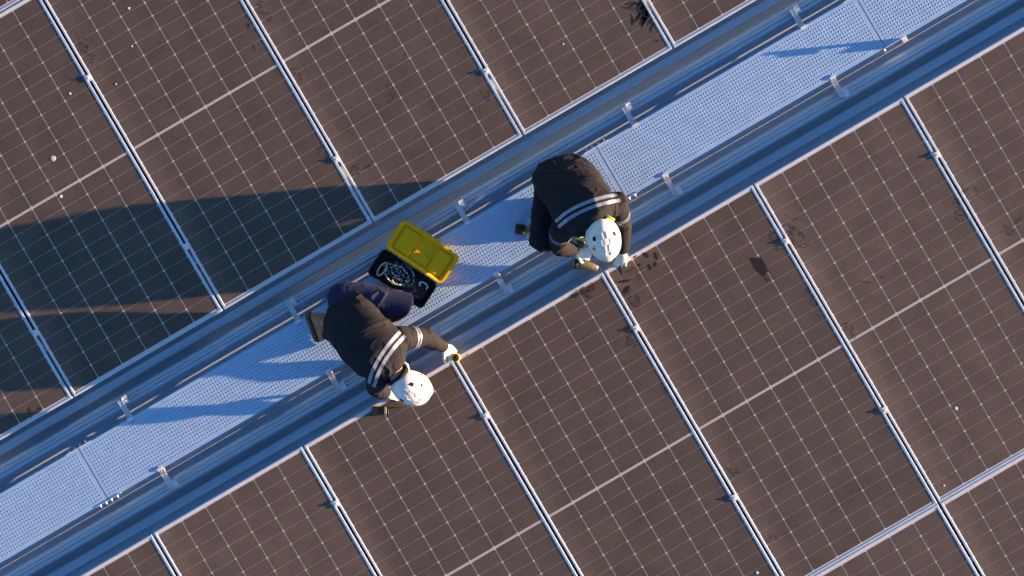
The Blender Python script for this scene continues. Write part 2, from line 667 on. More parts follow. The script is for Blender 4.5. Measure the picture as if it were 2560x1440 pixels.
def rail_mesh(length):
    """frame rail along X, outer side at y=0, inner towards +y, mitred ends; bevelled lip"""
    prof = [(0.0, -0.035), (0.0, -0.0012), (0.0012, 0.0), (FW - 0.0016, 0.0), (FW, -0.0018), (FW, -0.0075), (0.003, -0.0075), (0.003, -0.033), (0.030, -0.033), (0.030, -0.035)]
    n = len(prof)
    vs, fs = [], []
    for s in (-1, 1):
        for y, z in prof:
            vs.append((s * (length / 2 - min(y, FW)), y, z))
    for i in range(n):
        j = (i + 1) % n
        fs.append((i, j, n + j, n + i))
    fs += [tuple(range(n)), tuple(reversed(range(n, 2 * n)))]
    me = bpy.data.meshes.new('frame_rail')
    me.from_pydata(vs, [], fs)
    bm = bmesh.new()
    bm.from_mesh(me)
    bmesh.ops.recalc_face_normals(bm, faces=bm.faces)
    bm.to_mesh(me)
    bm.free()
    me.materials.append(M['alu'])
    return me


RAIL_S, RAIL_L = rail_mesh(PW), rail_mesh(PL)


def flat(name, x0, x1, y0, y1, z, mat):
    me = bpy.data.meshes.new(name)
    me.from_pydata([(x0, y0, z), (x1, y0, z), (x1, y1, z), (x0, y1, z)], [], [(0, 1, 2, 3)])
    me.materials.append(mat)
    return me


def slab(name, x0, x1, y0, y1, z0, z1, mat):
    me = MB().box(((x0 + x1) / 2, (y0 + y1) / 2, (z0 + z1) / 2), (x1 - x0, y1 - y0, z1 - z0)).mesh(name)
    me.materials.append(mat)
    return me


BACKSHEET = slab('glossy_backsheet', -PW / 2 + 0.003, PW / 2 - 0.003, -PL / 2 + 0.003, PL / 2 - 0.003, -0.0062, -0.0025, M['front'])  # white backsheet under the cells; glass is only the gloss of its coat
RIBBON = slab('bus_ribbon', -PW / 2 + 0.02, PW / 2 - 0.02, -0.0016, 0.0016, -0.0025, -0.0022, M['ribbon'])
JOINED = MB()
for (x, y) in cell_pos:
    n0 = [(v.co.x + x, v.co.y + y, v.co.z) for v in CELL.vertices]
    JOINED.add(n0, [tuple(p.vertices) for p in CELL.polygons])
JOINED_ME = bpy.data.meshes.new('cell_field')
JOINED_ME.from_pydata(JOINED.v, [], JOINED.f)
JOINED_ME.materials.append(M['cell'])

panels = {}


def panel(col, row, label, detailed=True):
    uc = U0 + (col + 0.5) * PU
    vc = (0.841 + PL / 2 + row * PV) if row >= 0 else (-0.210 - PL / 2 + (row + 1) * PV)
    jx = (random.random() - 0.5) * 0.003
    jy = (random.random() - 0.5) * 0.004
    p = empty('solar_panel', (uc + jx, vc + jy, ZP), label, 'solar panel', 'dusty solar panels on the roof')
    for s in (-1, 1):
        o = link('frame_rail', RAIL_S, None, p, (0, s * PL / 2, 0))
        o.rotation_euler.z = 0 if s < 0 else math.pi
        o = link('frame_rail', RAIL_L, None, p, (s * PW / 2, 0, 0))
        o.rotation_euler.z = -math.pi / 2 if s < 0 else math.pi / 2
    link('glossy_backsheet', BACKSHEET, None, p)
    link('bus_ribbon', RIBBON, None, p)
    if detailed:
        for (x, y) in cell_pos:
            link('cell', CELL, None, p, (x, y, -0.0025))
    else:
        o = link('cell_field', JOINED_ME, None, p, (0, 0, -0.0025))
        o['kind'] = 'stuff'
    panels[(col, row)] = p
    return p


up = 'solar panel above the walkway, '
lo = 'solar panel below the walkway, '
labels = {
    (-4, 0): up + 'cut by the left photo edge, lower left corner',
    (-3, 0): up + 'crossed by two long dark shadow bands',
    (-2, 0): up + 'wide shadow across its lower half, yellow toolbox below',
    (-1, 0): up + 'small shadow tip at its bottom left corner',
    (0, 0): up + 'black trodden smears at its bottom right corner',
    (1, 0): up + 'only a small corner at the top photo edge',
    (-3, 1): 'dusty solar panel, a tiny corner visible at the top left of the photo',
    (-4, -1): lo + 'only a small triangle at the bottom left photo edge',
    (-3, -1): lo + 'second from left, cut by the bottom photo edge',
    (-2, -1): lo + 'radio lying on its top edge, under the left worker',
    (-1, -1): lo + 'between the two workers, power drill at its top right corner',
    (0, -1): lo + 'black boot prints at its top left corner beside the drill',
    (1, -1): lo + 'second from the right with scuffs along its left frame',
    (2, -1): lo + 'rightmost, cut by the right photo edge',
    (0, -2): 'dusty solar panel of the bottom row, left one of the two in view',
    (1, -2): 'dusty solar panel of the bottom row in the bottom right photo corner',
}
for (cx_, rx_), lab in labels.items():
    panel(cx_, rx_, lab, True)
beyond = 'dusty solar panel of the roof array beyond the photo edge'
for col in range(-6, 6):
    for row in (-2, -1, 0, 1):
        if (col, row) not in labels:
            panel(col, row, beyond, False)

# mounting rails under the panels, clamps in the gaps between them
rail_v = {0: (0.841 + 0.49, 0.841 + 1.785), 1: (0.841 + PV + 0.49, 0.841 + PV + 1.785),
          -1: (-0.210 - 0.44, -0.210 - 1.742), -2: (-0.210 - PV - 0.44, -0.210 - PV - 1.742)}
rn = {0: 'the row above the walkway', 1: 'the top row', -1: 'the row below the walkway', -2: 'the bottom row'}
for row, (a, b2) in rail_v.items():
    for v_, which in ((a, 'nearer the walkway'), (b2, 'farther from the walkway')):
        m = MB().box((0, v_, (0.09 + ZP - 0.0355) / 2), (14.4, 0.04, ZP - 0.0355 - 0.09))
        tag(m.build('mounting_rail', M['steel'], None, (0, v_, 0.09)),
            'aluminium mounting rail under ' + rn[row] + ', ' + which, 'rail', 'panel mounting rails')

cl = MB()
cl.rbox((0, 0, 0.0035), (0.034, 0.042, 0.004), 0.003, seg=2, ch=0.001)
cl.box((0, 0, -0.017), (0.012, 0.040, 0.037))
CL_PLATE = cl.mesh('clamp_plate')
CL_PLATE.materials.append(M['steel'])
cb = MB()
cb.cyl((0, 0, 0.0055), (0, 0, 0.0115), 0.0068, 12)
cb.cyl((0, 0, 0.0115), (0, 0, 0.0118), 0.0035, 6)
CL_BOLT = cb.mesh('bolt')
CL_BOLT.materials.append(M['steel'])
ordw = ['first', 'second', 'third', 'fourth', 'fifth', 'sixth', 'seventh', 'eighth', 'ninth']
vis = {}
for row in (0, -1):
    for li, v_ in enumerate(rail_v[row]):
        seq = []
        for col in range(-5, 6):
            u = U0 + col * PU
            x = 1280 + PPM * (u * CT - v_ * ST)
            y = 720 - PPM * (u * ST + v_ * CT)
            if -15 < x < 2575 and -15 < y < 1455:
                seq.append((u, v_))
        for i, (u, vv) in enumerate(seq):
            side = 'above' if row == 0 else 'below'
            ln = 'clamp line nearer it' if li == 0 else 'clamp line farther off'
            e = empty('mid_clamp', (u + random.uniform(-0.0005, 0.0005), vv + random.uniform(-0.006, 0.006), ZP),
                      'silver clamp ' + side + ' the walkway, ' + ordw[i] + ' from left, ' + ln,
                      'clamp', 'panel clamps')
            link('clamp_plate', CL_PLATE, None, e)
            link('bolt', CL_BOLT, None, e)

# ------------------------------------------------------------------ walkway
WV0, WV1 = 50 / PPM * 0.998, 200 / PPM * 0.998
WC, WW = (WV0 + WV1) / 2, (WV1 - WV0)
HP, HR = 0.0201, 0.0240           # hole pitch along / across
PLK = 1.996


def deck_mesh():
    nh, nr = 97, 15
    K = 8
    vs, fs = [], []
    x0 = -HP * nh / 2
    y0 = -HR * nr / 2
    tt = 0.0022
    r_out, r_in, lift = 0.0066, 0.0045, 0.0008
    ang = [math.pi / 4 + 2 * math.pi * k / K for k in range(K)]
    sq = []
    for a in ang:
        ca, sa = math.cos(a), math.sin(a)
        t = max(abs(ca) , abs(sa))
        sq.append((ca / t * HP / 2, sa / t * HR / 2))
    unit = []
    for (sx, sy), a in zip(sq, ang):
        unit.append((sx, sy, 0))
    for a in ang:
        unit.append((r_out * math.cos(a), r_out * math.sin(a), 0))
    for a in ang:
        unit.append((r_in * math.cos(a), r_in * math.sin(a), lift))
    for a in ang:
        unit.append((r_in * math.cos(a), r_in * math.sin(a), -tt))
    uf = []
    for l in range(3):
        for k in range(K):
            q = (k + 1) % K
            uf.append((l * K + k, l * K + q, (l + 1) * K + q, (l + 1) * K + k))
    unit = np.array(unit)
    uf = np.array(uf)
    cx = x0 + HP * (np.arange(nh) + 0.5)
    cy = y0 + HR * (np.arange(nr) + 0.5)
    gx, gy = np.meshgrid(cx, cy)
    cen = np.stack([gx.ravel(), gy.ravel(), np.zeros(gx.size)], 1)
    V = (cen[:, None, :] + unit[None]).reshape(-1, 3)
    F = (np.arange(len(cen))[:, None, None] * len(unit) + uf[None]).reshape(-1, 4)
    V = V.tolist()
    F = F.tolist()
    # plain margins around the field of holes
    hx, hy = PLK / 2 - 0.0012, WW / 2
    X0, X1, Y0, Y1 = x0, -x0, y0, -y0
    for (a, b, c, d) in ((-hx, hx, Y1, hy), (-hx, hx, -hy, Y0), (-hx, X0, Y0, Y1), (X1, hx, Y0, Y1)):
        n = len(V)
        V += [(a, c, 0), (b, c, 0), (b, d, 0), (a, d, 0)]
        F.append((n, n + 1, n + 2, n + 3))
    me = bpy.data.meshes.new('perforated_deck')
    me.from_pydata(V, [], F)
    me.materials.append(M['galv'])
    return me


DECK = deck_mesh()
fl = MB()
for s in (-1, 1):
    fl.box((0, s * (WW / 2 - 0.0011), -0.0165), (PLK - 0.0024, 0.0022, 0.031))
    fl.box((0, s * (WW / 2 - 0.0095), -0.0317), (PLK - 0.0024, 0.0146, 0.0020))
FLANGE = fl.mesh('side_flange')
FLANGE.materials.append(M['galv'])
RIBX = MB()
for x in (-PLK / 2 + 0.012, PLK / 2 - 0.012):
    RIBX.box((x, 0, -0.014), (0.002, WW - 0.006, 0.022))
ENDRIB = RIBX.mesh('end_stiffener')
ENDRIB.materials.append(M['galv'])
joint_u = 362 / PPM * 0.998
plank_lab = {-3: 'perforated walkway plank beyond the left photo edge', -2: 'perforated metal walkway plank at the left end of the walkway',
             -1: 'perforated metal walkway plank under the boots of the left worker',
             0: 'perforated metal walkway plank under the toolbox and the right worker',
             1: 'perforated metal walkway plank right of the right worker',
             2: 'perforated metal walkway plank at the top right photo corner',
             3: 'perforated walkway plank beyond the right photo edge'}
for k in range(-3, 4):
    u = joint_u + (k - 0.5) * 2.0
    e = empty('walkway_plank', (u, WC, ZW - 0.0005 * (k % 2)), plank_lab[k], 'walkway plank', 'planks of the walkway')
    link('perforated_deck', DECK, None, e)
    link('side_flange', FLANGE, None, e)
    link('end_stiffener', ENDRIB, None, e)

# splice plates with bolts at the joints
for k, where in ((-2, 'left end of the walkway'), (-1, 'joint under the left worker'), (0, 'joint beside the right worker'), (1, 'joint at the top right')):
    u = joint_u + k * 2.0
    for s in (-1, 1):
        if k == 1 and s == -1:
            continue
        yv = WC + s * (WW / 2 + 0.002)
        e = empty('splice_plate', (u, yv, ZW), 'bolted splice plate on the ' + ('lower' if s < 0 else 'upper') + ' walkway edge, ' + where, 'splice plate', 'splice plates of the walkway')
        m = MB().box((u, yv, ZW - 0.0105), (0.19, 0.0026, 0.029))
        m.build('plate', M['steel'], e, (u, yv, ZW))
        for j in range(4):
            bx = u - 0.066 + j * 0.043 + random.uniform(-.003, .003)
            m = MB()
            m.cyl((bx, yv, ZW - 0.008), (bx, yv + s * 0.007, ZW - 0.008), 0.0085, 6)
            m.cyl((bx, yv + s * 0.007, ZW - 0.008), (bx, yv + s * 0.020, ZW - 0.008), 0.0045, 8, 0.0036)
            m.build('bolt', M['steel'], e, (u, yv, ZW))

# upright stop plate with a square block (top right joint), throws the long thin shadow on the deck
ub, vb = (P(2244, 104, ZW + 0.04)).xy
e = empty('edge_stop', (ub, vb, ZW), 'upright steel plate with a square white block on the walkway edge, top right', 'stop plate')
yb = WV0 - 0.0025
m = MB()
m.box((ub - 0.035, yb, ZW + 0.000), (0.11, 0.003, 0.07))
m.build('plate', M['steel'], e, (ub, vb, ZW))
m = MB()
m.box((ub + 0.035, yb, ZW + 0.032), (0.042, 0.004, 0.145))
m.build('upright', M['steel'], e, (ub, vb, ZW))
m = MB().rbox((ub + 0.037, yb - 0.018, ZW + 0.080), (0.034, 0.030, 0.03), 0.003)
m.build('block', M['white_plastic'], e, (ub, vb, ZW))
m = MB()
m.cyl((ub - 0.095, yb - 0.001, ZW - 0.006), (ub - 0.095, yb - 0.02, ZW - 0.006), 0.008, 6)
m.build('bolt', M['steel'], e, (ub, vb, ZW))

# steel lifeline stretched along the lower edge of the walkway, over the brackets
m = MB()
m.tube([(x, 37.5 / PPM + 0.0012 * math.sin(x * 2.1), ZW - 0.021 - 0.0015 * math.cos(x * 4.8)) for x in np.linspace(-7, 7, 57)], 0.0037, 8)
tag(m.build('steel_cable', M['cable'], None, (0, 37.5 / PPM, ZW - 0.021), True), 'thin steel cable running along the lower edge of the walkway', 'cable')

# brackets: a channel from the deck edge to a clamp on the roof seam
br_u0 = 474 / PPM
br_p = 489.3 / PPM


def bracket(u, s, label):
    yc = WC + s * WW / 2                                   # deck edge
    ys = RIB0 + (RIBP if s > 0 else 0.0)                   # seam
    e = empty('walkway_bracket', (u, ys, 0.07), label, 'bracket', 'brackets holding the walkway')
    O = (u, ys, 0.07)
    y0, y1 = yc - s * 0.06, ys + s * 0.014                # channel run
    m = MB()
    L = abs(y1 - y0)
    ym = (y0 + y1) / 2
    m.box((u, ym, ZW - 0.0445), (0.030, L, 0.003))
    for q in (-1, 1):
        m.box((u + q * 0.0155, ym, ZW - 0.0365), (0.003, L, 0.017))
    m.build('channel', M['steel'], e, O)
    m = MB()                                              # hook over the deck edge
    m.box((u + 0.001, yc - s * 0.0065, ZW + 0.0045), (0.040, 0.018, 0.004))
    m.box((u + 0.001, yc + s * 0.0040, ZW - 0.0210), (0.040, 0.003, 0.045))
    m.box((u + 0.001, yc + s * 0.0140, ZW - 0.0415), (0.040, 0.020, 0.003))
    m.build('hook_plate', M['steel'], e, O)
    m = MB().cyl((u, yc + s * 0.015, ZW - 0.0400), (u, yc + s * 0.015, ZW - 0.0330), 0.0075, 6)
    m.build('bolt', M['steel'], e, O)
    m = MB()                                              # seam clamp beside the channel
    uc = u + 0.033
    yk = ys - s * 0.012
    for q in (-1, 1):
        m.box((uc, ys + q * 0.0125, (ZW - 0.0445 + 0.076) / 2), (0.034, 0.011, ZW - 0.0445 - 0.076))
    m.box((uc, ys - s * 0.002, ZW - 0.0415), (0.034, 0.052, 0.006))
    m.build('seam_clamp', M['steel'], e, O)
    m = MB()
    m.cyl((uc, yk, ZW - 0.0385), (uc, yk, ZW - 0.0335), 0.009, 6)
    m.cyl((uc, yk, ZW - 0.0335), (uc, yk, ZW - 0.0280), 0.005, 8)
    m.build('bolt', M['steel'], e, O)
    for q in (-0.008, 0.008):
        m = MB().cyl((uc + q, ys + s * 0.018, 0.093), (uc + q, ys + s * 0.036, 0.093), 0.0032, 8)
        m.build('set_screw', M['steel'], e, O)


for s in (1, -1):
    ks = list(range(-3, 3)) if s > 0 else list(range(-3, 4))
    seq = []
    for k in range(-6, 6):
        u = br_u0 + k * br_p
        vv = 0.6 if s > 0 else 0.05
        x = 1280 + PPM * (u * CT - vv * ST)
        y = 720 - PPM * (u * ST + vv * CT)
        if -10 < x < 2570 and -10 < y < 1450:
            seq.append(u)
    for i, u in enumerate(seq):
        bracket(u + random.uniform(-0.006, 0.006), s, 'silver bracket on the ' + ('upper' if s > 0 else 'lower') + ' side of the walkway, ' + ordw[i] + ' from the left')

# ------------------------------------------------------------------ marks on the panels
def panel_at(p):
    best, bd = None, 1e9
    for k, o in panels.items():
        q = p - Vector(o.location)
        if abs(q.x) < PW / 2 and abs(q.y) < PL / 2:
            return o
        dd = q.length
        if dd < bd:
            best, bd = o, dd
    return best


mark_n = [0]


def mark(name, px, py, polys, mat=None, thick=0.0):
    """flat dirt mark: polys in metres around the pixel, picture axes (right, up)"""
    base = P(px, py, ZP - 0.0022)
    pan = panel_at(base)
    mark_n[0] += 1
    z = 0.0006 + 0.00003 * (mark_n[0] % 20)
    vs, fs = [], []
    for poly in polys:
        n = len(vs)
        for (x, y) in poly:
            q = Vector((x * CT + y * ST, -x * ST + y * CT, 0))
            w = base + q - Vector(pan.location)
            w.x = max(-PW / 2 + FW + .001, min(PW / 2 - FW - .001, w.x))
            w.y = max(-PL / 2 + FW + .001, min(PL / 2 - FW - .001, w.y))
            vs.append((w.x, w.y, -0.0022 + z))
        fs.append(tuple(range(n, n + len(poly))))
    me = bpy.data.meshes.new(name)
    me.from_pydata(vs, [], fs)
    o = link(name, me, mat or M['scuff'], pan)
    if len(polys) > 1:
        o['kind'] = 'stuff'
    return o


def blob(cx, cy, rx, ry, rot=0.0, n=18, j=0.25):
    out = []
    ph = random.uniform(0, 9)
    for k in range(n):
        a = 2 * math.pi * k / n
        r = 1 + j * (noise.noise(Vector((math.cos(a) * 1.6 + ph, math.sin(a) * 1.6, ph)))) * 1.6
        x, y = rx * r * math.cos(a), ry * r * math.sin(a)
        out.append((cx + x * math.cos(rot) - y * math.sin(rot), cy + x * math.sin(rot) + y * math.cos(rot)))
    return out


def tread(length, width, rot, keep=0.7, part=(0, 1)):
    """lug pattern of a boot sole"""
    polys = []
    nrow = int(length / 0.017)
    for i in range(nrow):
        t = (i + 0.5) / nrow
        if not part[0] <= t <= part[1]:
            continue
        half = width / 2 * math.sqrt(max(0.05, 1 - (2 * abs(t - 0.5)) ** 3)) * (0.86 if 0.35 < t < 0.6 else 1)
        y = (t - 0.5) * length
        for sx in (-1, 0, 1):
            if random.random() > keep:
                continue
            cx = sx * half * 0.66
            w = half * 0.28
            h = 0.0052
            sk = 0.006 * sx
            poly = [(cx - w, y - h - sk), (cx + w, y - h + sk), (cx + w, y + h + sk), (cx - w, y + h - sk)]
            ca, sa = math.cos(rot), math.sin(rot)
            polys.append([(x * ca - yy * sa, x * sa + yy * ca) for x, yy in poly])
    return polys


def smear(n, L, rot, spread, w=0.004):
    polys = []
    for _ in range(n):
        cx, cy = random.gauss(0, spread), random.gauss(0, spread)
        a = rot + random.gauss(0, 0.35)
        l = L * random.uniform(0.4, 1.0)
        polys.append(blob(cx, cy, l / 2, w * random.uniform(0.5, 1.3), a, 10, 0.3))
    return polys


R_ = math.radians
# (pixel x, pixel y, length, width, rotation, how much of the pattern is left, part)
for args in ((1588, 838, .20, .10, R_(-25), .85, (0, .6)), (1985, 588, .24, .11, R_(50), .9, (0, 1)), (1945, 602, .17, .10, R_(25), .8, (0, 1)),
             (1578, 742, .16, .09, R_(40), .8, (0, 1)), (2030, 742, .14, .09, R_(35), .8, (0, 1)), (2127, 826, .13, .07, R_(30), .8, (0, 1)),
             (2398, 525, .16, .09, R_(10), .6, (0, 1)), (2437, 490, .13, .06, R_(-10), .6, (0, 1)), (1830, 1172, .12, .07, R_(40), .6, (0, 1)),
             (2535, 560, .20, .10, R_(-45), .6, (0, 1)), (905, 415, .18, .09, R_(-55), .55, (0, 1)), (805, 382, .14, .08, R_(20), .7, (0, 1)),
             (740, 190, .12, .07, R_(25), .6, (0, 1)), (660, 30, .16, .08, R_(30), .6, (0, 1)), (230, 140, .20, .07, R_(30), .45, (0, 1)),
             (1215, 232, .12, .07, R_(25), .5, (0, 1)), (974, 230, .14, .06, R_(10), .4, (0, 1)), (1665, 970, .13, .06, R_(20), .5, (0, 1)),
             (1940, 1340, .16, .07, R_(-70), .35, (0, 1))):
    mark('boot_print', args[0], args[1], tread(*args[2:]))
mark('dirt_smear', 1898, 668, [[(-.068, .058), (-.05, .066), (-.02, .064), (.01, .066), (.03, .04), (.064, -.03), (.045, -.035), (.035, -.052), (.012, -.05), (-.03, -.010), (-.05, .03)]], M['wiped'])
mark('dirt_smear', 1912, 690, [blob(0, 0, .04, .018, -.9)])
for (x, y, rx, ry, rot) in ((1614, 637, .022, .012, -.5), (1640, 640, .012, .024, .3), (1638, 660, .012, .016, 0), (1597, 662, .014, .010, .5),
                            (1625, 668, .012, .02, .6), (1585, 640, .02, .012, .5), (1550, 672, .010, .035, .4), (1560, 703, .05, .007, .2),
                            (1566, 726, .014, .03, -.6), (1470, 718, .06, .035, .3), (1465, 738, .05, .012, -.35), (1440, 735, .05, .02, .5),
                            (1163, 888, .022, .014, .4), (1118, 921, .006, .006, 0), (620, 55, .01, .05, .2), (1010, 142, .004, .03, -.35),
                            (2048, 790, .03, .006, -.7), (2165, 705, .03, .006, -.2), (2205, 692, .02, .004, .1), (635, 120, .006, .03, .3),
                            (75, 1030, .012, .04, .2), (95, 1025, .02, .02, 0), (1462, 876, .006, .006, 0), (1196, 480, .01, .03, .5)):
    mark('dirt_smear', x, y, [blob(0, 0, rx, ry, rot)], M['wiped'] if 1540 < x < 1650 else None)
mark('dirt_smear', 1617, 30, smear(40, .12, R_(65), .062, .008), M['wiped'])
mark('dirt_smear', 1600, 8, smear(20, .10, R_(-10), .055, .006))
mark('dirt_smear', 1640, 88, smear(14, .06, R_(10), .035, .003))
mark('dirt_smear', 1985, 560, smear(16, .05, R_(-60), .04, .003))
mark('dirt_smear', 2410, 490, smear(14, .12, R_(60), .035, .003))
mark('dirt_smear', 215, 110, smear(8, .16, R_(-60), .03, .003))
mark('dirt_smear', 1585, 690, smear(12, .06, R_(20), .035, .003))

for i, (x, y, r) in enumerate(((133, 396, .019), (152, 491, .012), (175, 234, .009), (322, 21, .009), (2390, 1021, .012), (2360, 1214, .007),
                               (290, 210, .006), (1408, 110, .006), (1893, 1432, .010), (1030, 905, .005), (1118, 912, .005), (330, 116, .006))):
    base = P(x, y, ZP - 0.0022)
    pan = panel_at(base)
    m = MB()
    ph = i * 1.7
    ring, top = [], []
    for k in range(14):
        a = 2 * math.pi * k / 14
        rr = r * (1 + 0.25 * noise.noise(Vector((math.cos(a) * 2 + ph, math.sin(a) * 2, ph))))
        ring.append(base + Vector((rr * math.cos(a), rr * math.sin(a), 0.0005)))
        top.append(base + Vector((rr * 0.6 * math.cos(a), rr * 0.6 * math.sin(a), 0.0022)))
    m.add(ring + top, [tuple(range(14, 28))] + [(k, (k + 1) % 14, 14 + (k + 1) % 14, 14 + k) for k in range(14)])
    m.build('bird_dropping', M['dropping'], pan, pan.location)

# ------------------------------------------------------------------ toolbox, open, on the walkway
tb_x = D(135, -90)                       # long axis
tb_y = Vector((0, 0, 1)).cross(tb_x)     # towards the lid
ZT = ZW + 0.0012
BH = 0.138
bc = P(1006, 697, ZT + BH)
bc.z = ZT
TR = frame3(tb_x, (0, 0, 1))
BL, BW = 0.44, 0.205
tbx = empty('toolbox', bc, 'open black toolbox with a bright yellow lid on the walkway', 'toolbox')


def T(x, y, z):
    return bc + tb_x * x + tb_y * y + Vector((0, 0, z))


def rrect(lx, ly, r, z, seg=4):
    out = []
    for k, (sx, sy) in enumerate(((1, 1), (-1, 1), (-1, -1), (1, -1))):
        for j in range(seg + 1):
            a = (k + j / seg) * math.pi / 2
            out.append((sx * (lx / 2 - r) + r * math.cos(a), sy * (ly / 2 - r) + r * math.sin(a), z))
    return out


def shell(m, layers, closed_last=True, fn=T):
    n = len(layers[0])
    vs = [fn(*p) for L in layers for p in L]
    fs = []
    for l in range(len(layers) - 1):
        for i in range(n):
            j = (i + 1) % n
            fs.append((l * n + i, l * n + j, (l + 1) * n + j, (l + 1) * n + i))
    fs.append(tuple(range((len(layers) - 1) * n, len(layers) * n)))
    fs.append(tuple(reversed(range(n))))
    m.add(vs, fs)


m = MB()
shell(m, [rrect(BL - .06, BW - .04, .025, 0), rrect(BL - .035, BW - .022, .028, .006), rrect(BL - .012, BW - .012, .030, BH - .02), rrect(BL, BW, .032, BH - .018),
          rrect(BL, BW, .032, BH), rrect(BL - .012, BW - .012, .028, BH), rrect(BL - .03, BW - .03, .022, .02)])
m.build('box_body', M['box_black'], tbx, bc)
# lid lies open beside the rim, hollow side up
lw = 0.225
lyc = BW / 2 + lw / 2 + 0.006


def TL(x, y, z):
    return T(x + 0.012, y + lyc, BH - 0.052 + z + 0.10 * 0)


m = MB()
shell(m, [rrect(BL - .04, lw - .05, .03, 0.0), rrect(BL - .01, lw - .02, .034, 0.008), rrect(BL + .016, lw, .036, 0.046), rrect(BL + .016, lw, .036, 0.056),
          rrect(BL - .016, lw - .02, .030, 0.056), rrect(BL - .036, lw - .045, .024, 0.044), rrect(BL - .044, lw - .052, .022, 0.033)], fn=TL)
lid = m.build('lid', M['yellow'], tbx, bc)
m = MB()
for cx_, w_ in ((-0.122, 0.115), (0.132, 0.100)):
    shell(m, [rrect(w_, lw - .062, .014, .031), rrect(w_, lw - .062, .014, .043), rrect(w_ - .008, lw - .070, .012, .047)], fn=lambda x, y, z, c=cx_: TL(x + c, y, z))
    m.build('organiser_tray', M['yellow'], lid, bc)
    m = MB()
shell(m, [rrect(.125, .058, .008, .031), rrect(.125, .058, .008, .041), rrect(.118, .052, .007, .044)], fn=lambda x, y, z: TL(x + .008, y - .042, z))
m.build('handle_recess', M['yellow'], lid, bc)
for cx_ in (-.026, .044):
    m = MB().cyl(TL(cx_, -.004, .0320), TL(cx_, -.004, .0345), .0045, 10)
    m.build('screw_hole', M['black'], lid, bc)
for cx_, w_ in ((-.105, .05), (.0, .135), (.135, .05)):
    m = MB().box(TL(cx_, lw / 2 + .004, .048), (w_, .014, .014), TR)
    m.build('latch', M['yellow'], lid, bc)
m = MB().cyl(TL(.05, lw / 2 + .012, .05), TL(.05, lw / 2 + .022, .05), .009, 12)
m.build('padlock_eye', M['yellow'], lid, bc)
for cx_ in (-.165, -.125, .09, .13):
    m = MB().cyl(T(cx_, BW / 2 + .004, BH - .004), T(cx_ + .022, BW / 2 + .004, BH - .004), .008, 10)
    m.build('hinge', M['box_black'], tbx, bc)
for sx in (-1, 1):
    for sy in (-1, 1):
        pass

# what lies in the box
rc = T(-.045, .012, .115)
rope = empty('rope', rc, 'coiled navy and white flecked rope inside the open toolbox', 'rope')
m = MB()
pts = []
for i in range(190):
    t = i / 190 * 2 * math.pi * 9
    rx = .070 + .036 * math.sin(t * 0.37 + 1.0) + random.uniform(-.003, .003)
    ry = .044 + .024 * math.sin(t * 0.53) + random.uniform(-.003, .003)
    ox, oy = .026 * math.sin(t * .23), .016 * math.cos(t * .31)
    pts.append(T(-.040 + ox + rx * math.cos(t), .010 + oy + ry * math.sin(t), .065 + .050 * i / 190 + .008 * math.sin(t * 1.7)))
m.tube(pts, .0062, 7)
m.build('coil', M['rope'], rope, rc, True)
m = MB()
lp = []
for k in range(20):
    a = 2 * math.pi * k / 20
    lp.append(T(-.148 + .020 * math.cos(a), -.022 + .050 * math.sin(a), .128))
m.tube(lp, .005, 7, closed=True)
m.build('end_loop', M['beige'], rope, rc, True)
m = MB()
lp = [T(-.05 + .012 * k, -.045 - .012 * math.sin(k * .7), .126) for k in range(6)]
m.tube(lp, .005, 7)
m.build('frayed_end', M['beige'], rope, rc, True)
hk = T(.145, .035, .11)
m = MB()
hp = []
for k in range(13):
    a = -0.4 + k / 12 * 4.4
    hp.append(T(.140 + .030 * math.cos(a), .040 + .018 * math.sin(a), .112))
m.tube(hp, .0055, 8)
tag(m.build('snap_hook', M['steel'], None, hk, True), 'curved steel snap hook at the right end of the open toolbox', 'hook')
clp = 0
for (x, y, a, lab) in ((.085, -.005, .4, 'olive clip nearest the rope inside the toolbox'), (.112, -.020, -.2, 'olive clip in the middle of the loose clips in the toolbox'),
                       (.10, -.045, .9, 'olive clip half under the knee of the left worker in the toolbox'), (.135, -.052, .2, 'olive clip nearest the corner of the toolbox by the knee')):
    o = T(x, y, .075)
    Rz = TR @ Matrix.Rotation(a, 3, 'Z')
    m = MB()
    m.rbox(o, (.036, .022, .016), .005, Rz)
    m.box(o + Rz @ Vector((0, 0, .011)), (.020, .010, .008), Rz)
    tag(m.build('cable_clip', M['grey_clip'], None, o), lab, 'clip', 'loose clips in the toolbox')
m = MB().rbox(T(.02, 0, .045), (.34, .13, .05), .02, TR)
tag(m.build('parts_tray', M['box_black'], None, T(.02, 0, .02)), 'black inner tray at the bottom of the toolbox under the rope', 'tray')

# ------------------------------------------------------------------ people
UPV = Vector((0, 0, 1))


def wrinkle(amp, freq, seed, axis=None, stretch=0.35):
    """creased cloth: sharp fold crests running along the axis, bent by a slow warp, plus soft bulges"""
    ax = axis.normalized() if axis is not None else Vector((0, 0, 1))
    sd = Vector((seed, seed * 2.3, 1.7))

    def f(p):
        w = Vector((noise.noise(p * 4 + sd), noise.noise(p * 4 + sd * 1.7), noise.noise(p * 4 - sd))) * .09
        q = p + w
        q = q - ax * q.dot(ax) * (1 - stretch)
        n1 = noise.noise(q * freq + sd)
        n2 = noise.noise(q * freq * 2.1 + sd * 3)
        n3 = noise.noise(p * 5 + sd)
        crest = max(0.0, 1 - abs(n1) * 4.5) ** 1.5 + .5 * max(0.0, 1 - abs(n2) * 4.5) ** 1.5
        mask = .35 + .65 * max(0.0, min(1.0, .5 + 1.6 * noise.noise(p * 3.1 - sd)))
        return amp * (crest * mask * 1.1 - .35 + .8 * n3)
    return f


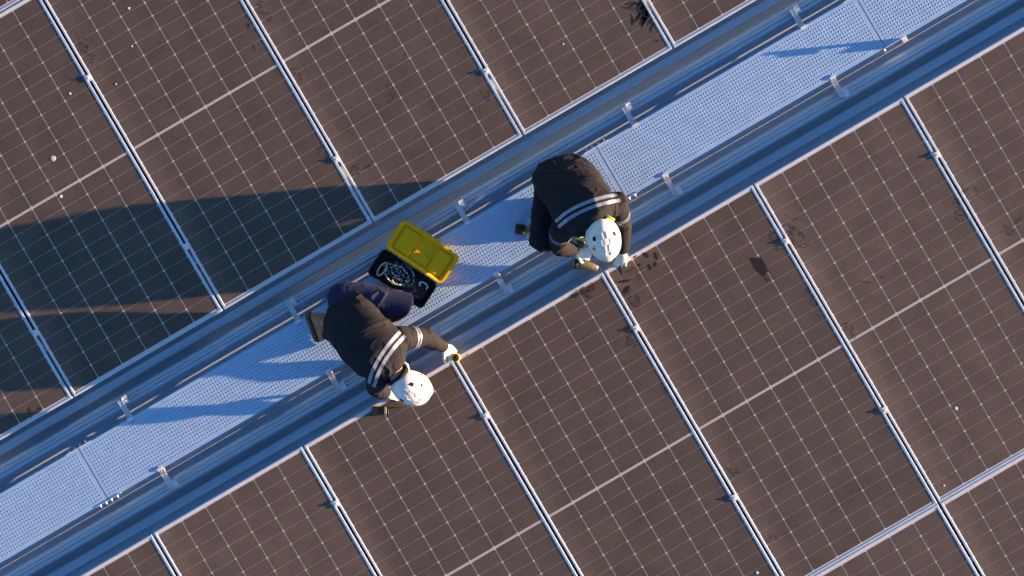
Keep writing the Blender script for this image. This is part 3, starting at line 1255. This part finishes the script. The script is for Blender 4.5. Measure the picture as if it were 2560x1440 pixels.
def hand(m, wrist, fwd, palm, thumb_side, curl=0.5, spread=0.16, size=1.0):
    """gloved hand: palm + five jointed fingers; palm = direction the palm faces"""
    fwd = fwd.normalized()
    palm = (palm - fwd * palm.dot(fwd)).normalized()
    side = palm.cross(fwd).normalized()
    if side.dot(thumb_side) < 0:
        side = -side
    s = size
    m.tube([wrist - fwd * .03 * s, wrist + fwd * .01 * s], [.030 * s, .029 * s], 12)
    m.ell(wrist + fwd * .048 * s, (fwd * .052 * s, side * .043 * s, palm * .019 * s))
    m.ell(wrist + fwd * .030 * s + side * .026 * s + palm * .008 * s, (fwd * .034 * s, side * .020 * s, palm * .018 * s))
    for k, (off, ln) in enumerate(((.031, .070), (.0105, .078), (-.0105, .073), (-.030, .058))):
        p = wrist + fwd * (.086 - .004 * abs(k - 1)) * s + side * off * s
        d = (fwd + side * spread * (1 - k * .66)).normalized()
        pts = [p - d * .02 * s, p]
        ang = 0.15
        for seg, fr in enumerate((.45, .32, .25)):
            ang += curl * (0.75, 1.0, 0.8)[seg]
            dd = d * math.cos(ang) + palm * math.sin(ang)
            p = p + dd * ln * fr * s
            pts.append(p)
        m.tube(pts, [.0105 * s, .0105 * s, .0100 * s, .0092 * s, .0082 * s], 9)
    p = wrist + fwd * .022 * s + side * .034 * s
    d = (fwd * .75 + side * .75 + palm * .25).normalized()
    p2 = p + d * .036 * s
    d2 = (fwd * .9 + side * .25 + palm * (.25 + curl * .5)).normalized()
    p3 = p2 + d2 * .030 * s
    p4 = p3 + (fwd * .9 + palm * (.3 + curl * .6) - side * .1).normalized() * .024 * s
    m.tube([p - d * .01 * s, p, p2, p3, p4], [.014 * s, .014 * s, .0118 * s, .0108 * s, .009 * s], 9)


def head(m, c, up, fwd):
    """head centre c; face, nose, chin, ears"""
    up = up.normalized()
    fwd = (fwd - up * fwd.dot(up)).normalized()
    lf = up.cross(fwd)
    m.ell(c + up * .025 - fwd * .008, (fwd * .098, lf * .077, up * .095), 24, 16)
    m.ell(c - up * .035 + fwd * .022, (fwd * .070, lf * .060, up * .078), 20, 12)
    m.ell(c - up * .088 + fwd * .058, (fwd * .026, lf * .028, up * .020))
    m.tube([c + up * .012 + fwd * .088, c - up * .020 + fwd * .108], [.008, .014], 8)
    for s in (-1, 1):
        m.ell(c - up * .008 + lf * s * .078 - fwd * .008, (fwd * .018, lf * .008, up * .032))
        m.ell(c + up * .020 + fwd * .086 + lf * s * .032, (fwd * .010, lf * .022, up * .006))
        m.ell(c - up * .020 + fwd * .072 + lf * s * .040, (fwd * .018, lf * .020, up * .016))
    for d in (-.052, -.063):
        m.ell(c + up * d + fwd * .090, (fwd * .008, lf * .024, up * .005))
    return up, fwd, lf


def helmet(parent, O, c, up, fwd, logo_side):
    """white climbing-style safety helmet, c = head centre"""
    up = up.normalized()
    fwd = (fwd - up * fwd.dot(up)).normalized()
    lf = up.cross(fwd)
    a, b, h = .134, .107, .118
    base = c + up * .035

    def H(x, y, z):
        return base + fwd * x + lf * y + up * z

    def dome(x, y, off=0.0):
        k = max(0.0, 1 - (x / a) ** 2 - (y / b) ** 2)
        z = h * math.sqrt(k)
        n = Vector((x / a ** 2, y / b ** 2, max(z, .01) / h ** 2)).normalized()
        return H(x + n.x * off, y + n.y * off, z + n.z * off)

    m = MB()
    nu, nv = 40, 12
    rings = []
    for j in range(nv + 1):
        th = math.pi / 2 * j / nv
        ring = []
        for i in range(nu):
            ph = 2 * math.pi * i / nu
            rx = a * math.sin(th) if j else 0.0005
            ry = b * math.sin(th) if j else 0.0005
            ring.append((rx * math.cos(ph), ry * math.sin(ph), h * math.cos(th)))
        rings.append(ring)
    low, lip, inn = [], [], []
    for i in range(nu):
        ph = 2 * math.pi * i / nu
        brim = max(0, math.cos(ph)) ** 6 * .026
        nape = -.018 * max(0, -math.cos(ph))
        low.append(((a + .001) * math.cos(ph), (b + .001) * math.sin(ph), -.022 + nape))
        lip.append(((a + .007 + brim) * math.cos(ph), (b + .006) * math.sin(ph), -.030 + nape - brim * .2))
        inn.append(((a - .008) * math.cos(ph), (b - .008) * math.sin(ph), -.028 + nape))
    rings += [low, lip, inn]
    shell(m, rings, fn=H)
    hel = m.build('helmet', M['helmet'], parent, O, True)

    def patch(name, poly, off0, off1, mat):
        q = MB()
        n0 = len(poly)
        fine_ = []
        for i in range(n0):
            a0, a1 = Vector(poly[i]), Vector(poly[(i + 1) % n0])
            for t in (0, .33, .66):
                fine_.append(a0.lerp(a1, t))
        n = len(fine_)
        cc = sum(fine_, Vector((0, 0))) / n
        vs = [dome(p.x, p.y, off0) for p in fine_]
        for k in (1.0, .66, .33):
            vs += [dome(*(cc + (p - cc) * k), off1) for p in fine_]
        vs.append(dome(cc.x, cc.y, off1))
        fs = []
        for l in range(3):
            for i in range(n):
                fs.append((l * n + i, l * n + (i + 1) % n, (l + 1) * n + (i + 1) % n, (l + 1) * n + i))
        fs += [(3 * n + i, 3 * n + (i + 1) % n, 4 * n) for i in range(n)]
        q.add(vs, fs)
        q.build(name, mat, hel, O)
    for s in (-1, 1):
        # dark vents towards the back
        patch('vent', [(-.074, s * .054), (-.062, s * .072), (-.042, s * .076), (-.044, s * .058)], -.002, .0010, M['vent'])
        patch('vent', [(.000, s * .084), (.016, s * .088), (.022, s * .079), (.006, s * .076)], -.002, .0010, M['vent'])
        # stepped ridge
        pts = [(-.085, s * .016), (-.052, s * .016), (-.046, s * .030), (-.012, s * .030), (-.004, s * .016), (.030, s * .014)]
        for (p, q) in zip(pts[:-1], pts[1:]):
            d = (Vector(q) - Vector(p)).normalized()
            w = Vector((-d.y, d.x)) * .0035
            p2, q2 = Vector(p) - d * .0025, Vector(q) + d * .0025
            patch('ridge', [tuple(p2 - w), tuple(q2 - w), tuple(q2 + w), tuple(p2 + w)], -.002, .0030, M['helmet'])
    # embossed badge frame on the front
    x0, x1, y0, y1, w = .034, .070, -.020, .020, .004
    for poly in ([(x0, y0), (x1, y0), (x1, y0 + w), (x0, y0 + w)], [(x0, y1 - w), (x1, y1 - w), (x1, y1), (x0, y1)],
                 [(x0, y0 + w), (x0 + w, y0 + w), (x0 + w, y1 - w), (x0, y1 - w)]):
        patch('badge_frame', poly, -.002, .0045, M['helmet'])
    # printed side lettering, a short row of tiny strokes
    for i, (dx, hh) in enumerate(((0, .010), (.010, .003), (.016, .006), (.022, .003), (.028, .008))):
        s = logo_side
        patch('printed_mark', [(-.010 + dx, s * .070), (-.0065 + dx, s * .070), (-.0065 + dx, s * (.070 + hh)), (-.010 + dx, s * (.070 + hh))], -.001, .0007, M['logo'])
    return hel, H, lf


def ribbon(bvh, O, pts, width, name, mat, parent, off=.0035, sub=40, origin_dir=None, thick=.0012):
    """tape laid on the jacket along the line pts (world), pressed on from above or towards an axis"""
    P3 = [Vector(p) for p in pts]
    L, R2 = [], []
    samples = []
    for i in range(sub + 1):
        t = i / sub * (len(P3) - 1)
        k = min(int(t), len(P3) - 2)
        f = t - k
        a0, a1, a2, a3 = P3[max(k - 1, 0)], P3[k], P3[k + 1], P3[min(k + 2, len(P3) - 1)]
        samples.append(0.5 * ((2 * a1) + (a2 - a0) * f + (2 * a0 - 5 * a1 + 4 * a2 - a3) * f * f + (3 * a1 - a0 - 3 * a2 + a3) * f ** 3))
    vs = []
    for i, p in enumerate(samples):
        t = (samples[min(i + 1, sub)] - samples[max(i - 1, 0)]).normalized()
        dn = Vector((0, 0, -1))
        sd = t.cross(UPV).normalized()
        for s in (-1, 0, 1):
            q = p + sd * s * width / 2 - O
            hit = bvh.ray_cast(Vector((q.x, q.y, 2.0)), dn)
            if hit[0] is None:
                vs.append(q)
            else:
                vs.append(hit[0] + (hit[1] * 0.6 + UPV * 0.4) * off)
    m = MB()
    fs = []
    for i in range(sub):
        for j in range(2):
            fs.append((i * 3 + j, i * 3 + j + 1, (i + 1) * 3 + j + 1, (i + 1) * 3 + j))
    m.add([v + O for v in vs], fs)
    o = m.build(name, mat, parent, O, True)
    return o


def cuff(bvh, O, a, b, t, width, name, mat, parent, off=.003, n=28):
    """band round a sleeve between joints a and b at fraction t"""
    ax = (b - a).normalized()
    c0 = a.lerp(b, t)
    x = ax.cross(UPV).normalized()
    y = ax.cross(x)
    vs = []
    for j in (-1, 0, 1):
        c = c0 + ax * j * width / 2
        for k in range(n):
            an = 2 * math.pi * k / n
            d = x * math.cos(an) + y * math.sin(an)
            hit = bvh.ray_cast(c + d * .11 - O, -d, .11)
            r = (hit[0] + O if hit[0] is not None else c + d * .06)
            vs.append(r + d * off)
    fs = [(j * n + k, j * n + (k + 1) % n, (j + 1) * n + (k + 1) % n, (j + 1) * n + k) for j in range(2) for k in range(n)]
    m = MB().add(vs, fs)
    return m.build(name, mat, parent, O, True)


def bvh_of(o):
    me = o.data
    return BVHTree.FromPolygons([v.co.copy() for v in me.vertices], [tuple(p.vertices) for p in me.polygons])


def boot(parent, O, heel, toe, up, mat_u=None):
    """work boot: sole + leather upper + shaft; heel/toe are sole points, up = away from the sole"""
    f = (toe - heel).normalized()
    up = (up - f * up.dot(f)).normalized()
    sd = up.cross(f)
    L = (toe - heel).length
    m = MB()
    secs = []
    for t, w in ((0, .026), (.06, .034), (.25, .036), (.45, .034), (.7, .046), (.9, .042), (1.0, .022)):
        secs.append((heel + f * L * t + up * .016, sd * w, up * .016))
    m.loft(secs, 20, 3.5)
    m.skin('sole', M['sole'], parent, O, .005, 2)
    m = MB()
    secs = []
    for t, w, h in ((.03, .028, .05), (.2, .036, .055), (.42, .037, .05), (.62, .041, .036), (.82, .040, .028), (.97, .022, .016)):
        secs.append((heel + f * L * t + up * (.030 + h), sd * w, up * h))
    m.loft(secs, 20, 2.3)
    ank = heel + f * L * .24 + up * .09
    m.tube([ank, ank + up * .09], [.046, .050], 16)
    m.skin('boot_upper', M['leather'], parent, O, .006, 3, wrinkle(.003, 22, 4.1))


def worker(name, label, J, mats):
    O = Vector(J['base'])
    g_ = J
    # --- the body: one continuous surface under the clothes
    m = MB()
    sp = g_['spine']
    w_ = g_['wdir']
    secs = []
    for i, (c, a, b) in enumerate(sp):
        ax = (sp[min(i + 1, len(sp) - 1)][0] - sp[max(i - 1, 0)][0]).normalized()
        wd = w_[i]
        wd = (wd - ax * wd.dot(ax)).normalized()
        dp = ax.cross(wd)
        secs.append((c, wd, dp, a, b))
    m.loft([(c, wd * a * .82, dp * b * .82) for c, wd, dp, a, b in secs], 24, 2.2)
    neck0, hc = sp[-1][0], g_['head']
    m.tube([neck0 - (hc - neck0) * .2, neck0.lerp(hc, .55), hc], [.060, .055, .055], 14)
    head(m, hc, g_['head_up'], g_['head_fwd'])
    for (sh, el, wr) in g_['arms']:
        m.tube([sh, sh.lerp(el, .5), el, el.lerp(wr, .35), wr], [.044, .040, .034, .034, .027], 12)
        dd = (wr - el).normalized()
        m.ell(wr + dd * .05, (dd * .05, dd.orthogonal().normalized() * .03, dd.cross(dd.orthogonal()).normalized() * .016))
    for (hp_, kn, an) in g_['legs']:
        m.tube([hp_, hp_.lerp(kn, .5), kn, kn.lerp(an, .35), an], [.062, .054, .036, .034, .028], 14)
    body = m.skin(name, M['skin'], None, O, .010, 3)
    tag(body, label, 'person')
    # --- trousers
    m = MB()
    c, wd, dp, a, b = secs[0]
    m.ell(c, (wd * a * .93, dp * b * .95, UPV * .12))
    for (hp_, kn, an), fat in zip(g_['legs'], g_['leg_fat']):
        m.tube([hp_, hp_.lerp(kn, .5), kn, kn.lerp(an, .4), an], [.098 * fat, .092 * fat, .076 * fat, .066 * fat, .056 * fat], 18)
    m.skin('trousers', M[mats['trousers']], body, O, .007, 5, wrinkle(.008, 9, 2.0, g_['fold'].cross(UPV), .5))
    # --- jacket
    m = MB()
    m.loft([(c, wd * a, dp * b) for c, wd, dp, a, b in secs], 32, 2.25)
    for (c, r) in g_.get('jacket_extra', []):
        m.ell(c, (Vector((r[0], 0, 0)), Vector((0, r[1], 0)), Vector((0, 0, r[2]))))
    for (sh, el, wr), k in zip(g_['arms'], (1, 1)):
        inn = sh.lerp(secs[-3][0], .45)
        m.tube([inn, sh, sh.lerp(el, .5), el, el.lerp(wr, .5), el.lerp(wr, .86)], [.085, .082, .070, .061, .053, .044], 18)
    jk = m.skin('jacket', M['jacket'], body, O, .0065, 7, wrinkle(.010, 8.0, g_['seed'], g_['fold'], 0.35))
    bvh = bvh_of(jk)
    # collar
    m = MB()
    d = (hc - neck0).normalized()
    cp = []
    cx = d.orthogonal().normalized()
    cy = d.cross(cx)
    for k in range(20):
        an = 2 * math.pi * k / 20
        cp.append(neck0 + d * .025 + (cx * math.cos(an) + cy * math.sin(an)) * .073)
    m.tube(cp, .017, 8, closed=True)
    m.build('collar', M['jacket'], body, O, True)
    # reflective tape across the back (two bands) and on the sleeves
    for off in g_['stripe_off']:
        ribbon(bvh, O, [p + g_['stripe_n'] * off for p in g_['stripe']], .022, 'reflective_stripe', M['tape'], body)
    for i, t, s in g_['sleeve_tape']:
        sh, el, wr = g_['arms'][i]
        a_, b_ = (sh, el) if s == 0 else (el, wr)
        for dt in (-.011 / (b_ - a_).length, .011 / (b_ - a_).length):
            cuff(bvh, O, a_, b_, t + dt, .013, 'sleeve_tape', M['tape'], body)
    # gloves
    for i, (wr, fwd, palm, th, curl, spread) in enumerate(g_['hands']):
        m = MB()
        hand(m, wr, fwd, palm, th, curl, spread)
        gl = m.skin('glove', M['glove'], body, O, .0032, 3)
        q = MB()
        f = fwd.normalized()
        x = f.orthogonal().normalized()
        y = f.cross(x)
        q.tube([wr - f * .028 + (x * math.cos(k / 16 * 2 * math.pi) + y * math.sin(k / 16 * 2 * math.pi)) * .0305 for k in range(16)], .0035, 6, closed=True)
        q.build('hem', M['glove_hem'], gl, O, True)
    # hair and helmet
    upd = g_['head_up'].normalized()
    fw = (g_['head_fwd'] - upd * g_['head_fwd'].dot(upd)).normalized()
    lf = upd.cross(fw)
    m = MB()
    m.ell(hc + upd * .028 - fw * .022, (fw * .092, lf * .083, upd * .092), 20, 12)
    m.ell(hc - upd * .035 - fw * .055, (fw * .045, lf * .062, upd * .050), 16, 10)
    m.skin('hair', M['hair'], body, O, .006, 2, wrinkle(.004, 40, 1.2))
    for s in (-1, 1):
        e = MB().ell(hc + upd * .008 + fw * .088 + lf * s * .031, (fw * .010, lf * .012, upd * .008), 10, 8)
        e.build('eye', M['black'], body, O, True)
    hel, H, _ = helmet(body, O, hc, upd, fw, g_['logo'])
    # chin strap
    for s in (-1, 1):
        q = MB().tube([H(.02, s * .108, -.02), hc + lf * s * .078 - upd * .05 + fw * .02, hc - upd * .108 + fw * .045], .006, 6)
        q.build('chin_strap', M[mats['strap']], body, O, True)
    # boots
    for (h_, t_, u_) in g_['boots']:
        boot(body, O, h_, t_, u_)
    return body, bvh, O


def PZ(x, y, z):
    """pixel + height above the walkway deck"""
    return P(x, y, ZW + z)


# ---- right worker: squatting, both hands at the panel corner, drill in the right hand
wd_s = D(150, 70)
wd_h = D(165, 30)
J2 = dict(
    base=PZ(1420, 470, 0),
    spine=[(PZ(1412, 446, .22), .165, .115), (PZ(1409, 443, .34), .208, .150), (PZ(1425, 466, .47), .208, .146), (PZ(1451, 504, .62), .203, .135),
           (PZ(1475, 537, .70), .196, .120), (PZ(1489, 556, .735), .150, .095), (PZ(1497, 568, .75), .075, .072)],
    wdir=[wd_h, wd_h, wd_h.lerp(wd_s, .4), wd_s, wd_s, wd_s, wd_s],
    head=PZ(1508, 596, .75), head_up=UPV * .90 + D(20, -60) * .36, head_fwd=D(24, -95),
    arms=[(PZ(1404, 567, .65), PZ(1392, 610, .43), PZ(1440, 629, .21)), (PZ(1541, 509, .66), PZ(1557, 566, .41), PZ(1556, 628, .15))],
    legs=[(PZ(1376, 472, .30), PZ(1355, 612, .42), PZ(1358, 530, .10)), (PZ(1436, 450, .30), PZ(1500, 556, .38), PZ(1476, 505, .10))],
    leg_fat=[1.10, 1.0],
    hands=[(PZ(1444, 630, .185), D(40, -10) * .9 - UPV * .35, D(10, 60) * .2 - UPV * .9 + D(30, -10) * .1, D(20, -40), .95, .08),
           (PZ(1557, 628, .135), D(-6, -40) * .8 - UPV * .5, -UPV * .8 + D(0, -1) * .1, D(-40, -5), .30, .12)],
    stripe=[PZ(1392, 562, .64), PZ(1420, 539, .73), PZ(1462, 517, .76), PZ(1508, 502, .74), PZ(1546, 494, .68)],
    stripe_n=D(28, -62), stripe_off=(-.020, .020),
    sleeve_tape=[(0, .45, 0), (1, .42, 0)], boots=[(PZ(1362, 504, .0), PZ(1352, 596, .0), UPV), (PZ(1464, 476, .0), PZ(1486, 560, .0), UPV)],
    fold=D(80, -100), seed=3.3, logo=-1)
w2, bvh2, O2 = worker('person', 'worker in a black jacket crouching at the panel corner with a cordless drill', J2, dict(trousers='trouser_black', strap='black'))
# lime lanyard ends showing beside the collar
for a_, b_ in (((1518, 541), (1534, 549)), ((1441, 596), (1457, 590))):
    z_ = .80 if a_[0] > 1500 else .60
    m = MB().tube([PZ(a_[0], a_[1], z_ - .01), PZ((a_[0] + b_[0]) / 2, (a_[1] + b_[1]) / 2, z_ + .006), PZ(b_[0], b_[1], z_)], .0085, 8)
    m.build('lanyard', M['hivis'], w2, O2, True)

# ---- left worker: kneeling on the right knee, left hand on the yellow tool
wd_a = D(75, 120)
J1 = dict(
    base=PZ(870, 790, 0),
    spine=[(PZ(866, 778, .22), .160, .110), (PZ(870, 788, .32), .182, .140), (PZ(884, 812, .44), .192, .142), (PZ(912, 848, .52), .195, .135),
           (PZ(948, 884, .55), .195, .120), (PZ(972, 908, .55), .155, .095), (PZ(990, 930, .54), .072, .070)],
    wdir=[D(60, 90), D(60, 95), D(66, 100), wd_a, wd_a, wd_a, wd_a],
    head=PZ(1026, 965, .50), head_up=UPV * .80 + D(83, -55) * .38 + D(-20, -60) * .25, head_fwd=D(83, -50),
    arms=[(PZ(945, 942, .50), PZ(936, 968, .28), PZ(966, 982, .15)), (PZ(1003, 846, .50), PZ(1062, 842, .38), PZ(1113, 868, .16))],
    legs=[(PZ(848, 800, .28), PZ(905, 862, .085), PZ(822, 830, .10)), (PZ(862, 748, .30), PZ(1016, 764, .40), PZ(945, 790, .10))],
    leg_fat=[1.0, 1.22],
    hands=[(PZ(964, 980, .135), D(30, -8) * .9 - UPV * .45, -UPV, D(10, 40), .45, .10),
           (PZ(1112, 867, .155), D(30, -28) * .85 - UPV * .45, D(10, -30) * .4 - UPV * .8, D(-10, -40), .75, .10)],
    stripe=[PZ(930, 962, .5), PZ(940, 930, .6), PZ(960, 893, .6), PZ(984, 860, .6), PZ(1008, 834, .5)],
    stripe_n=D(80, -60), stripe_off=(-.021, .019),
    sleeve_tape=[(1, .52, 0)], boots=[(PZ(764, 784, .17), PZ(792, 850, .015), D(80, 35) * .72 + UPV * .6), (PZ(905, 795, .0), PZ(985, 800, .0), UPV)],
    fold=D(100, -90), seed=7.9, logo=1)
w1, bvh1, O1 = worker('person', 'worker kneeling on one knee in a dark jacket and navy trousers beside the toolbox', J1, dict(trousers='trouser_navy', strap='red'))
# wristwatch on the left arm, pale shirt collar
wr = J1['hands'][1][0]
f = (J1['arms'][1][2] - J1['arms'][1][1]).normalized()
x = f.orthogonal().normalized()
y = f.cross(x)
c = wr - f * .052
m = MB().tube([c + (x * math.cos(k / 18 * 2 * math.pi) + y * math.sin(k / 18 * 2 * math.pi)) * .039 for k in range(18)], .007, 6, closed=True)
wt = m.build('wristwatch', M['black'], w1, O1, True)
m = MB().rbox(c + UPV * .040, (.036, .034, .012), .006, frame3(f, UPV))
m.build('watch_face', M['black'], wt, O1)
m = MB()
nk = J1['spine'][-1][0]
m.tube([nk + D(55, 60) * .078 + UPV * .02, nk + D(60, 40) * .086 + UPV * .03, nk + D(80, -5) * .085 + UPV * .02], .010, 8)
m.build('shirt_collar', M['white_plastic'], w1, O1, True)

# ------------------------------------------------------------------ tools
# cordless drill in the right worker's hand: body lies towards the panel corner, grip back under the glove
zd = ZP + 0.050
tip = P(1500, 671, zd)
back = P(1440, 660, zd)
fx = (tip - back).normalized()
gx = D(-12, 60)
drill = empty('cordless_drill', P(1465, 663, ZP), 'olive and black cordless drill pointing at the panel corner, held by the right worker', 'drill')
DO = drill.location.copy()
m = MB().tube([back, back + fx * .03, back + fx * .075, back + fx * .11], [.030, .033, .032, .027], 18)
m.build('motor_body', M['olive'], drill, DO, True)
m = MB().cyl(back - fx * .012, back + fx * .012, .0335, 18, .0345)
m.build('rear_cap', M['black'], drill, DO, True)
m = MB().tube([back + fx * .112, back + fx * .125, back + fx * .150], [.024, .023, .016], 16, cap=False)
m.build('chuck', M['olive'], drill, DO, True)
m = MB().cyl(back + fx * .150, tip + fx * .006, .0045, 8)
m.build('drill_bit', M['bluebit'], drill, DO)
m = MB()
gp = back + fx * .055
m.tube([gp, gp + gx * .055 + UPV * .012, gp + gx * .105 + UPV * .022], [.021, .019, .022], 14)
m.build('grip', M['black'], drill, DO, True)
m = MB().rbox(gp + gx * .135 + UPV * .028, (.052, .064, .060), .010, frame3(fx, UPV))
m.build('battery', M['olive'], drill, DO)
m = MB().rbox(gp + gx * .160 + UPV * .030, (.050, .020, .058), .008, frame3(fx, UPV))
m.build('battery_base', M['black'], drill, DO)

# short power screwdriver under the left worker's glove, seen end on
sp_ = P(1140, 894, ZP + .09)
sd_ = empty('power_screwdriver', P(1140, 894, ZP), 'round yellow and black screwdriver held upright by the left worker on the panel edge', 'screwdriver')
SO = sd_.location.copy()
m = MB().cyl(sp_ - UPV * .055, sp_ + UPV * .006, .027, 20, .030)
m.build('handle', M['yellow_tool'], sd_, SO, True)
m = MB().cyl(sp_ + UPV * .006, sp_ + UPV * .012, .024, 20, .020)
m.build('end_cap', M['black'], sd_, SO, True)
m = MB().cyl(sp_ - UPV * .055, sp_ - UPV * .070, .016, 14, .009)
m.build('chuck', M['black'], sd_, SO, True)
m = MB().cyl(sp_ - UPV * .070, SO + UPV * .002, .004, 8)
m.build('bit', M['steel'], sd_, SO)

# two-way radio lying on the panel
ra, rb = P(932, 1026, ZP + .02), P(968, 1026, ZP + .02)
rx = (rb - ra).normalized()
RR = frame3(rx, UPV)
RO = P(950, 1026, ZP)
radio = empty('two_way_radio', RO, 'black two-way radio with a thin antenna lying on the panel below the left worker', 'radio')


def RL(x, y, z):
    return RO + RR @ Vector((x, y, z))


m = MB().rbox(RL(-.004, 0, .018), (.098, .056, .034), .008, RR)
m.build('radio_body', M['black'], radio, RO)
for k in range(5):
    m = MB().box(RL(.012 + k * .0075, 0, .0362), (.0028, .046, .0022), RR)
    m.build('grille_bar', M['steel'] if k > 2 else M['black'], radio, RO)
for yy, hh in ((-.016, .017), (.000, .014)):
    m = MB().cyl(RL(.045, yy, .018), RL(.045 + hh, yy, .018), .0075, 12)
    m.build('knob', M['black'], radio, RO, True)
m = MB().tube([RL(.045, .019, .020), RL(.075, .019, .020), RL(.150, .020, .024)], [.0060, .0045, .0026], 8)
m.build('antenna', M['black'], radio, RO, True)

# second tool and white tray behind the right worker's leg, on the deck
to = PZ(1304, 574, 0)
fx2 = D(60, -6)
R2_ = frame3(fx2, UPV)
tool = empty('battery_tool', to, 'small black ribbed power tool on the deck behind the right worker', 'power tool')


def TT(x, y, z):
    return to + R2_ @ Vector((x, y, z))


m = MB().rbox(TT(-.012, 0, .040), (.062, .068, .072), .010, R2_)
m.build('battery', M['black'], tool, to)
for k in range(4):
    m = MB().box(TT(-.032 + k * .012, 0, .0772), (.004, .056, .003), R2_)
    m.build('rib', M['black'], tool, to)
m = MB().cyl(TT(.018, 0, .045), TT(.090, 0, .045), .026, 16, .022)
m.build('motor_body', M['olive'], tool, to, True)
m = MB()
tr_o = PZ(1330, 573, 0)
m.rbox(tr_o + Vector((0, 0, .012)), (.075, .125, .020), .010, R2_)
tag(m.build('plastic_case', M['white_plastic'], None, tr_o), 'white plastic case edge showing beside the black tool behind the right worker', 'case')
